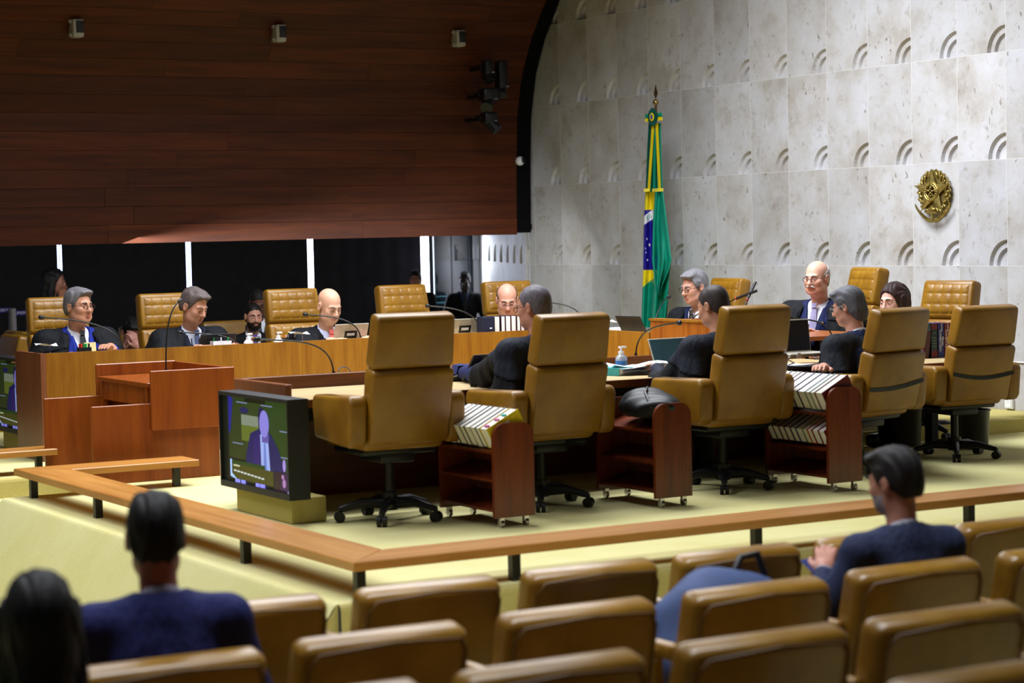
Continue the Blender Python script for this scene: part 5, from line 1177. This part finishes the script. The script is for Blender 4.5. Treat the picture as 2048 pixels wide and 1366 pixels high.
# law books standing on the end section
y0 = on_z(1870, 716, 0.655)[1]
for i, (x, c, th, hh, lb) in enumerate(((1859, '4a1418', 0.05, 0.20, 'dark maroon law book leaning at the left of the four thick books'), (1868, '16281f', 0.062, 0.245, 'dark green and red law book, second of the four thick books'), (1881.5, '1c1a6c', 0.062, 0.245, 'royal blue law book with white spine lettering'), (1894, '6a1c1c', 0.060, 0.245, 'brick red law book with white spine lettering, rightmost of the four'))):
    p = on_y(x, 714, y0); t = thing('law_book', lb, 'book', (p[0], y0+0.08, 0.656), 0, group='thick law books')
    cm = plain('cover_'+c, c, 0.4, 0.4); d = 0.17
    if i == 0: t.rotation_euler = (0, 0.16, 0); t.location.x -= 0.035
    part('cover', MB().box(-th/2, -th/2+0.004, -d/2, d/2, 0, hh).box(th/2-0.004, th/2, -d/2, d/2, 0, hh).box(-th/2, th/2, -d/2, -d/2+0.004, 0, hh), [cm], t)
    part('pages', MB().box(-th/2+0.004, th/2-0.004, -d/2+0.004, d/2-0.004, 0.004, hh-0.005), ['page'], t)
    if i == 1:
        for z0, z1 in ((0.005, 0.05), (0.205, 0.24)): part('spine_band', MB().box(-th/2+0.002, th/2-0.002, -d/2-0.001, -d/2, z0, z1), [plain('cover_6a1c1c', '6a1c1c')], t)
        for z in (0.08, 0.10, 0.12, 0.14, 0.175): part('spine_line', MB().box(-0.018, 0.018, -d/2-0.0012, -d/2, z, z+0.006), [plain('spine_grey', '5a6a60')], t)
    if i >= 2:
        R_ = (math.radians(90), math.radians(90), 0)
        lettering('COMENTADO', 0.024, 'white_plastic', t, (-0.008 if i == 2 else -0.010, -d/2-0.001, 0.12), R_)
        lettering('PENAL' if i == 2 else 'PROCESSO PENAL', 0.024 if i == 2 else 0.020, 'white_plastic', t, (0.014, -d/2-0.001, 0.115), R_)
        lettering('NUCCI', 0.018, 'white_plastic', t, (0.006, -d/2-0.001, 0.215), R_)

# ================================================================== flag of the dais
fy = on_x(1305, 640, 11.85)[1]
FX = 11.85
fl = thing('flag_on_pole', 'draped green and yellow national flag with rosette and brass spear-tipped pole', 'flag', (FX, fy, 0.0))
def fp(px, py, dx=0.0): q = on_x(px, py, FX+dx); return (dx, q[1]-fy, q[2])
top = fp(1311, 168); z_ball = fp(1310, 205)[2]
part('pole', MB().tube([(0, 0, 0.10), (top[0], top[1]*1.0, z_ball)], 0.014, 10), [plain('pole_wood', '5a3418', 0.4)], fl, smooth=60)
part('pole_foot', MB().lathe([(0.14, 0), (0.14, 0.05), (0.04, 0.12)], (0, 0, 0), 20), ['desk_wood_dark'], fl, smooth=40)
B = MB(); zt = top[2]; q = [(0.0, zt), (0.034, zt-0.085), (0.012, zt-0.135), (-0.012, zt-0.135), (-0.034, zt-0.085)]
B.add([(0, top[1], zt), (0, top[1]+0.036, zt-0.095), (0, top[1], zt-0.15), (0, top[1]-0.036, zt-0.095), (-0.014, top[1], zt-0.09), (0.014, top[1], zt-0.09)], [(0, 3, 4), (3, 2, 4), (2, 1, 4), (1, 0, 4), (0, 5, 3), (3, 5, 2), (2, 5, 1), (1, 5, 0)])
B.tube([(0, top[1], zt-0.15), (0, top[1], z_ball-0.06)], 0.009, 8); part('spear_tip', B, [plain('brass_dark', '7a6240', 0.3, 0.5, 0.9)], fl)
part('ball_finial', MB().sph((0, top[1], z_ball), 0.030), ['brass'], fl, smooth=180)
# cloth: left edge and right edge in pixels by height; folds run down
lefts = [(246, 1297), (300, 1294), (380, 1291), (440, 1288), (540, 1286), (600, 1284), (640, 1283)]
rights = [(246, 1322), (300, 1323), (380, 1326), (440, 1333), (520, 1342), (560, 1338), (600, 1334), (640, 1330)]
def edge(tab, y): return float(np.interp(y, [a for a, b in tab], [b for a, b in tab]))
def cloth_pt(u, v, y0=246, y1=655, off=0.0, l=None, r=None):
    py = y0+(y1-y0)*v; a = edge(l or lefts, py); b = edge(r or rights, py); px = a+(b-a)*u
    return fp(px, py, -0.04-off-0.035*v*math.sin(u*math.pi*4.5+0.6)-0.02*math.sin(u*9+v*3))
def flag_mi(u, v):
    py = 246+(655-246)*v; w = u
    if py < 384: return 0
    if w < 0.16+0.42*np.interp(py, [384, 410, 430], [1, 1, 0.9]) and py < 420: return 1
    if w < 0.50 and 408+14*w < py < 470+60*0+ (540-470): 
        c = py-(432+(-16)*(w*2-0.5)*1.0)
        if -8 < c < 10: return 3
        return 2
    if w < 0.50 and 530 <= py < 575-45*w: return 1
    if w < 0.62 and py < 470 and w < 0.62-0.0030*(py-420)*1.2: return 1
    return 0
nu, nv = 90, 320; B = MB(); vs = [cloth_pt(i/nu, j/nv) for j in range(nv+1) for i in range(nu+1)]; W1 = nu+1
B.v = vs; B.f = [(j*W1+i, (j+1)*W1+i, (j+1)*W1+i+1, j*W1+i+1) for j in range(nv) for i in range(nu)]; B.mi = [flag_mi((i+0.5)/nu, (j+0.5)/nv) for j in range(nv) for i in range(nu)]
fc = part('flag_cloth', B, ['flag_green', 'flag_yellow', 'flag_blue', 'flag_white'], fl, smooth=180)
l2 = [(440, 1300), (560, 1306), (655, 1310)]; r2 = [(440, 1328), (540, 1338), (600, 1336), (655, 1332)]
B = MB().surf(lambda u, v: cloth_pt(u, v, 470, 650, -0.07, l2, r2), 20, 60, flip=True); part('flag_cloth', B, ['flag_green'], fl, smooth=180)
l3 = [(380, 1310), (440, 1306), (520, 1304), (560, 1309), (600, 1316)]; r3 = [(380, 1326), (440, 1334), (520, 1343), (540, 1338), (570, 1325), (600, 1317)]
B = MB().surf(lambda u, v: cloth_pt(u, v, 384, 590, 0.045, l3, r3), 24, 70, flip=True); part('flag_fold', B, ['flag_green'], fl, smooth=180)
for (px, py, s_) in ((1299, 490, 7), (1294, 478, 5), (1292, 505, 4), (1295, 520, 5), (1291, 497, 4)):
    c = fp(px, py, -0.105); r_ = s_*0.0042/2*1.4; B = MB(); pts = [(c[0], c[1]+r_*(1 if k % 2 == 0 else 0.42)*math.sin(2*math.pi*k/10), c[2]+r_*(1 if k % 2 == 0 else 0.42)*math.cos(2*math.pi*k/10)) for k in range(10)]
    B.add(pts+[(c[0]-0.002, c[1], c[2])], [(10, k, (k+1) % 10) for k in range(10)]); part('flag_star', B, ['flag_white'], fc)
c = fp(1298, 434, -0.11); lettering('ESS', 0.062, 'flag_green', fc, c, (math.radians(90), math.radians(-24), math.radians(-90)), 0.0015)
# ribbons and rosette
def ribbon(pts, w, mat):
    B = MB(); n = len(pts)
    for k in range(n-1):
        a, b = pts[k], pts[k+1]; B.add([(a[0], a[1]+w/2, a[2]), (a[0]-0.004, a[1]-w/2, a[2]), (b[0]-0.004, b[1]-w/2, b[2]), (b[0], b[1]+w/2, b[2])], [(0, 1, 2, 3)])
        B.add([(a[0]-0.003, a[1]+w/2, a[2]), (a[0]-0.007, a[1]-w/2, a[2]), (b[0]-0.007, b[1]-w/2, b[2]), (b[0]-0.003, b[1]+w/2, b[2])], [(3, 2, 1, 0)])
    part('ribbon', B, [mat], fl)
for (xa, xb, m_, dx) in ((1301, 1295, 'ribbon_green', -0.085), (1307, 1298, 'flag_yellow', -0.095), (1314, 1320, 'flag_yellow', -0.092), (1310, 1309, 'flag_green', -0.08)):
    ribbon([fp(xa+(xb-xa)*t_, 246+(383-246)*t_, dx-0.01*math.sin(3*t_)) for t_ in np.linspace(0, 1, 6)], 0.05, m_)
for (xa, xb) in ((1289, 1298), (1306, 1326)):
    a = fp(xa, 380, -0.105); b = fp(xb, 382, -0.105); B = MB()
    for k in range(8):
        y = a[1]+(b[1]-a[1])*k/7; B.tube([(a[0], y, a[2]+0.012), (a[0]-0.004, y, a[2]-0.018)], 0.006, 5)
    part('fringe', B, ['flag_yellow'], fl)
c = fp(1308, 234, -0.11)
for y0, z0, m_ in ((0.0, 0.012, 'flag_green'), (0.0, -0.022, 'flag_yellow')):
    part('bow', MB().box(c[0]-0.008, c[0]+0.0, c[1]-0.145, c[1]+0.145, c[2]+z0-0.018, c[2]+z0+0.022), [m_], fl)
B = MB(); n = 36
ring = [(c[0]-0.012-(0.008 if k % 2 else 0), c[1]+0.086*math.sin(2*math.pi*k/n), c[2]+0.086*math.cos(2*math.pi*k/n)) for k in range(n)]
B.add(ring+[(c[0]-0.022, c[1], c[2])], [(n, k, (k+1) % n) for k in range(n)]); part('rosette', B, ['ribbon_green'], fl)
for r_, m_, dx in ((0.040, 'flag_yellow', 0.026), (0.022, 'flag_blue', 0.032)):
    B = MB(); B.add([(c[0]-dx, c[1]+r_*math.sin(2*math.pi*k/20), c[2]+r_*math.cos(2*math.pi*k/20)) for k in range(20)]+[(c[0]-dx-0.006, c[1], c[2])], [(20, k, (k+1) % 20) for k in range(20)]); part('rosette_disc', B, [m_], fl)
B = MB()
for dy, dz in ((0, 0), (0.010, 0.004), (-0.010, 0.004), (0, 0.012), (0, -0.012)): B.sph((c[0]-0.039, c[1]+dy, c[2]+dz), 0.0028, 6, 4)
part('rosette_stars', B, ['flag_white'], fl)

# ================================================================== gilded coat of arms on the stone wall
ec = on_x(1870, 388, XW-0.03); em_ = thing('coat_of_arms', 'gilded coat of arms with star, wreath and ribbons on the stone wall', 'emblem', (XW-0.03, ec[1], ec[2]))
def E_(a, b, t=0.0): return (-t, -a*1.38, b)       # a to the right in the picture, b up
HE = 0.225; WE = 0.148
B = MB(); n = 44
out = [((WE*(1.0 if k % 2 else 0.90))*math.sin(2*math.pi*k/n), (0.185*(1.0 if k % 2 else 0.92))*math.cos(2*math.pi*k/n)+0.025) for k in range(n)]
B.prism(out, lambda a, b, q: E_(a, b, 0.012*q)); part('glory_plate', B, ['gold'], em_)
B = MB()
for k in range(5):
    a0 = 2*math.pi*k/5; tip = (0.165*math.sin(a0), 0.172*math.cos(a0)*1.15+0.015); 
    for sgn in (-1, 1):
        a1 = a0+sgn*math.pi/5; va = (0.066*math.sin(a1), 0.066*math.cos(a1)*1.15+0.02)
        B.add([E_(0, 0.02, 0.050), E_(*tip, 0.042), E_(*va, 0.034)], [(0, 1, 2) if sgn < 0 else (0, 2, 1)])
part('star', B, ['gold'], em_)
B = MB(); B.tube([E_(0.058*math.sin(2*math.pi*k/24), 0.074*math.cos(2*math.pi*k/24)+0.02, 0.045) for k in range(25)], 0.007, 6, caps=False); B.tube([E_(0.042*math.sin(2*math.pi*k/24), 0.055*math.cos(2*math.pi*k/24)+0.02, 0.047) for k in range(25)], 0.004, 6, caps=False)
part('shield_ring', B, ['gold'], em_, smooth=60)
B = MB(); B.add([E_(0.056*math.sin(2*math.pi*k/20), 0.072*math.cos(2*math.pi*k/20)+0.02, 0.043) for k in range(20)]+[E_(0, 0.02, 0.050)], [(20, (k+1) % 20, k) for k in range(20)]); part('shield_disc', B, [plain('gold_dark', '5a4818', 0.35, 0.5, 1.0)], em_)
B = MB()
for k in range(20): B.sph(E_(0.050*math.sin(2*math.pi*k/20), 0.064*math.cos(2*math.pi*k/20)+0.02, 0.049), 0.0042, 6, 4)
for a, b in ((0, 0.055), (-0.018, 0.03), (0.016, 0.025), (0, 0.01), (0.004, -0.015), (-0.008, 0.04)): B.sph(E_(a, b, 0.052), 0.0052, 6, 4)
part('shield_bead', B, ['gold'], em_)
rl = random.Random(3)
for sgn in (-1, 1):
    for k in range(15):
        a = math.radians(18+k*10.2); r_ = 0.118+0.012*(k % 2); x = sgn*r_*math.sin(a)*0.98; y = r_*1.32*math.cos(a)+0.012
        B = MB(); B.sph((0, 0, 0), (0.007, 0.013, 0.026), 7, 5)
        m_ = Matrix.Translation(E_(x, y, 0.024)) @ Matrix.Rotation(sgn*(a-0.5+rl.uniform(-0.4, 0.4)), 4, 'X'); part('wreath_leaf', B.xf(m_), ['gold'], em_, smooth=180)
    B = MB(); pts = [E_(sgn*x_, y_, 0.028) for x_, y_ in ((0.012, -0.222), (0.050, -0.210), (0.095, -0.175), (0.132, -0.132), (0.158, -0.090))]
    for k in range(4):
        a, b = pts[k], pts[k+1]; B.add([(a[0], a[1], a[2]-0.018), (b[0], b[1], b[2]-0.018), (b[0]-0.006, b[1], b[2]+0.018), (a[0]-0.006, a[1], a[2]+0.018)], [(0, 1, 2, 3)]); B.add([(a[0]+0.01, a[1], a[2]-0.018), (b[0]+0.01, b[1], b[2]-0.018), (b[0]-0.0, b[1], b[2]+0.018), (a[0]-0.0, a[1], a[2]+0.018)], [(3, 2, 1, 0)])
    part('ribbon', B, ['gold'], em_)
    B = MB()
    for k in range(6):
        x_ = 0.05+0.011*k; y_ = -0.197+0.0105*k; B.box(-0.040, -0.034, -sgn*x_*1.38-0.004, -sgn*x_*1.38+0.004, y_-0.009, y_+0.007)
    part('ribbon_letter', B, ['gold'], em_)
B = MB(); B.tube([E_(0, -0.10, 0.03), E_(0, -0.17, 0.034)], 0.014, 8); B.tube([E_(-0.04, -0.155, 0.034), E_(0.04, -0.155, 0.034)], 0.012, 8); B.tube([E_(0, -0.17, 0.034), E_(0, -0.225, 0.034)], [0.010, 0.014], 8); B.sph(E_(0, -0.228, 0.034), 0.013, 8, 5); B.sph(E_(0, -0.125, 0.036), (0.02, 0.05, 0.016), 10, 6)
part('sword_hilt', B, ['gold'], em_, smooth=60)

# ================================================================== fittings on the timber wall
def prof_y(z): return float(np.interp(z, pz_, py_))
for x, y, lb in ((153, 57, 'small cream wall speaker at the left of the timber wall'), (558, 67, 'small cream wall speaker in the middle of the timber wall'), (917, 77, 'small cream wall speaker at the right of the timber wall')):
    p = on_y(x, y, 20.02); p = on_y(x, y, prof_y(p[2])-0.07); t = thing('wall_speaker', lb, 'speaker', (p[0], p[1], p[2]), 0, group='cream wall speakers')
    B = MB(); B.hexa([(-0.055, 0.0, -0.085), (0.055, 0.0, -0.085), (0.055, 0.09, -0.085), (-0.055, 0.09, -0.085), (-0.055, -0.02, 0.085), (0.055, -0.02, 0.085), (0.055, 0.07, 0.085), (-0.055, 0.07, 0.085)]); B.v = [(a, b+0.0, c) for a, b, c in B.v]
    B = MB().rbox((0, 0, 0), (0.11, 0.13, 0.175), 0.018, 3); cab = part('cabinet', B, ['cream_plastic'], t, smooth=45)
    part('grille', MB().rbox((0.012, -0.066, 0.012), (0.075, 0.006, 0.115), 0.012, 2), ['black_plastic'], t, smooth=45)
    part('bracket', MB().box(-0.075, -0.055, -0.02, 0.02, 0.05, 0.08).box(-0.075, -0.055, -0.02, 0.02, -0.08, -0.05).box(-0.05, 0.05, 0.05, 0.12, -0.03, 0.03), ['cream_plastic'], t)
p = on_y(1040, 322, YW-0.06); t = thing('dome_camera', 'white ball security camera at the edge of the timber wall', 'camera', (p[0], YW-0.06, p[2]))
part('shell', MB().sph((0, 0, 0), 0.05), ['white_plastic'], t, smooth=180); part('lens_ring', MB().sph((0.012, -0.026, 0.004), (0.030, 0.030, 0.034)), ['black_plastic'], t, smooth=180); part('mount', MB().box(-0.03, 0.03, 0.03, 0.07, -0.03, 0.03), ['white_plastic'], t)
def stage_light(label, px, py, pts_body, r, extra):
    q = on_y(px, py, 20.0); t = thing('stage_light', label, 'stage light', (q[0], q[1], q[2]), group='black stage lights')
    part('housing', MB().rbox((0, 0, 0), pts_body, 0.025, 2), ['black_metal'], t, smooth=45)
    part('yoke', MB().tube([(-pts_body[0]/2-0.02, 0, 0.0), (-pts_body[0]/2-0.02, 0.1, 0.02), (0, 0.2, 0.03), (pts_body[0]/2+0.02, 0.1, 0.02), (pts_body[0]/2+0.02, 0, 0.0)], 0.012, 6), ['black_metal'], t, smooth=60)
    part('lens_barrel', MB().tube([(0, 0, -pts_body[2]/2+0.02), (extra[0], extra[1], -pts_body[2]/2-0.07)], [r, r*1.1], 12), ['black_plastic'], t, smooth=45)
    part('wall_arm', MB().box(-0.02, 0.02, 0.05, prof_y(q[2])-q[1]-0.01, -0.02, 0.02), ['black_metal'], t)
    part('badge', MB().box(0.02, 0.055, -pts_body[1]/2-0.004, -pts_body[1]/2, -pts_body[2]/2+0.02, -pts_body[2]/2+0.032), ['steel'], t)
stage_light('tall black stage light, upper right of the group beside the stone wall', 1002, 150, (0.11, 0.13, 0.30), 0.05, (-0.03, -0.05))
stage_light('short black stage light, upper left of the group on the timber wall', 974, 135, (0.10, 0.12, 0.16), 0.045, (0.0, -0.05))
stage_light('broad black stage light, middle of the group on the timber wall', 978, 190, (0.20, 0.16, 0.14), 0.06, (-0.08, -0.08))
stage_light('black ball-jointed stage light, lowest of the group on the timber wall', 978, 236, (0.16, 0.14, 0.12), 0.06, (0.06, -0.07))

# ================================================================== bins, barrier, bag, pieces on the floor
def bin_(label, px, py):
    p = on_z(px, py, 0); t = thing('waste_bin', label, 'bin', p, group='black waste bins')
    part('bin_wall', MB().lathe([(0.105, 0.0), (0.118, 0.27), (0.124, 0.275), (0.112, 0.275), (0.10, 0.01)], seg=28), ['black_metal'], t, smooth=50)
    part('rim', MB().tube([(0.12*math.cos(2*math.pi*k/24), 0.12*math.sin(2*math.pi*k/24), 0.274) for k in range(25)], 0.006, 6, caps=False), ['black_plastic'], t, smooth=60)
bin_('round black waste bin behind the rightmost armchair', 1947, 896); bin_('round black waste bin between the two right armchairs', 1812, 892)
for i, (x, X_, lb) in enumerate(((24, 0.05, 'wide grey barrier post at the left edge'), (31, 0.022, 'thin grey barrier post beside the wide one'))):
    p = on_y(x, 617, 20.3); t = thing('barrier_post', lb, 'post', (p[0], 20.3+0.1*i, -0.05), group='queue barrier posts'); h = p[2]+0.05
    part('shaft', MB().tube([(0, 0, 0.02), (0, 0, h)], X_*0.75, 14), ['steel'], t, smooth=50); part('base', MB().lathe([(0.16, 0), (0.16, 0.015), (0.03, 0.03)], seg=20), ['steel'], t, smooth=40)
plain('belt_blue', '1a1670', 0.6)
for (xa, ya, xb, yb, lb, tx) in ((31, 621, 66, 625, 'dark blue barrier belt with white lettering running behind the leftmost armchair', 'SUPREMO TRIB'), (-40, 618, 22, 620, 'dark blue barrier belt with pale lettering at the left edge', 'SUPREMO TRIBUNAL')):
    a = on_y(xa, ya, 20.36); b = on_y(xb, yb, 20.36); 
    o = tag(part('barrier_belt', MB().box(a[0], b[0], 20.355, 20.36, min(a[2], b[2])-0.022, min(a[2], b[2])+0.022), ['belt_blue']), lb, 'belt', 'queue barrier belts')
    lettering(tx, 0.035, 'cream_plastic', o, ((a[0]+b[0])/2+0.01, 20.353, min(a[2], b[2])), (math.radians(90), 0, 0))
# blue bag on the front-row seat
s_ = seats['A', 3].location; zb = s_.z+0.43
Fb = Field((-0.3, -0.25, -0.02), (0.3, 0.3, 0.42), 0.014); Fb.ell((-0.02, 0.02, 0.16), (0.22, 0.15, 0.19), 0.04); Fb.ell((-0.12, -0.02, 0.10), (0.14, 0.14, 0.12), 0.05); Fb.ell((0.08, 0.0, 0.22), (0.12, 0.11, 0.10), 0.04); Fb.cut(lambda X, Y, Z: -Z+0*X+0*Y); Fb.bend(lambda X, Y, Z: 0.008*np.sin(22*X+16*Z)*np.sin(20*Y))
q = on_y(1452, 1215, seats['B', 4].location.y+0.30); bg = thing('backpack', 'slouched slate blue bag with black handle on the second-row seat', 'bag', (q[0], q[1], seats['B', 4].location.z+0.43), scale=1.2)
place('bag_body', Fb.mesh('bag_body', plain('bag_blue', '3a4a72', 0.7, 0.3, nscale=14, bump=0.15)), bg); part('handle', MB().tube([(0.04, 0.02, 0.32), (0.07, 0.02, 0.375), (0.13, 0.02, 0.38), (0.16, 0.02, 0.31)], 0.011, 8), ['black_plastic'], bg, smooth=60)
part('zip_pull', MB().tube([(0.02, -0.12, 0.24), (0.02, -0.135, 0.20)], 0.006, 6), ['chrome'], bg)
w_ = on_y(1640, 1142, F3.location.y+0.38)
ph = tag(part('phone', MB().rbox((0, 0, 0), (0.075, 0.01, 0.15), 0.006, 2), [emis('phone_screen', '2a3c90', 0.6)], loc=tuple(on_y(1640, 1144, seats['B', 5].location.y+0.46)), rot=(math.radians(-55), 0, 0.3)), 'lit phone held by the grey-bearded man in the audience', 'phone')
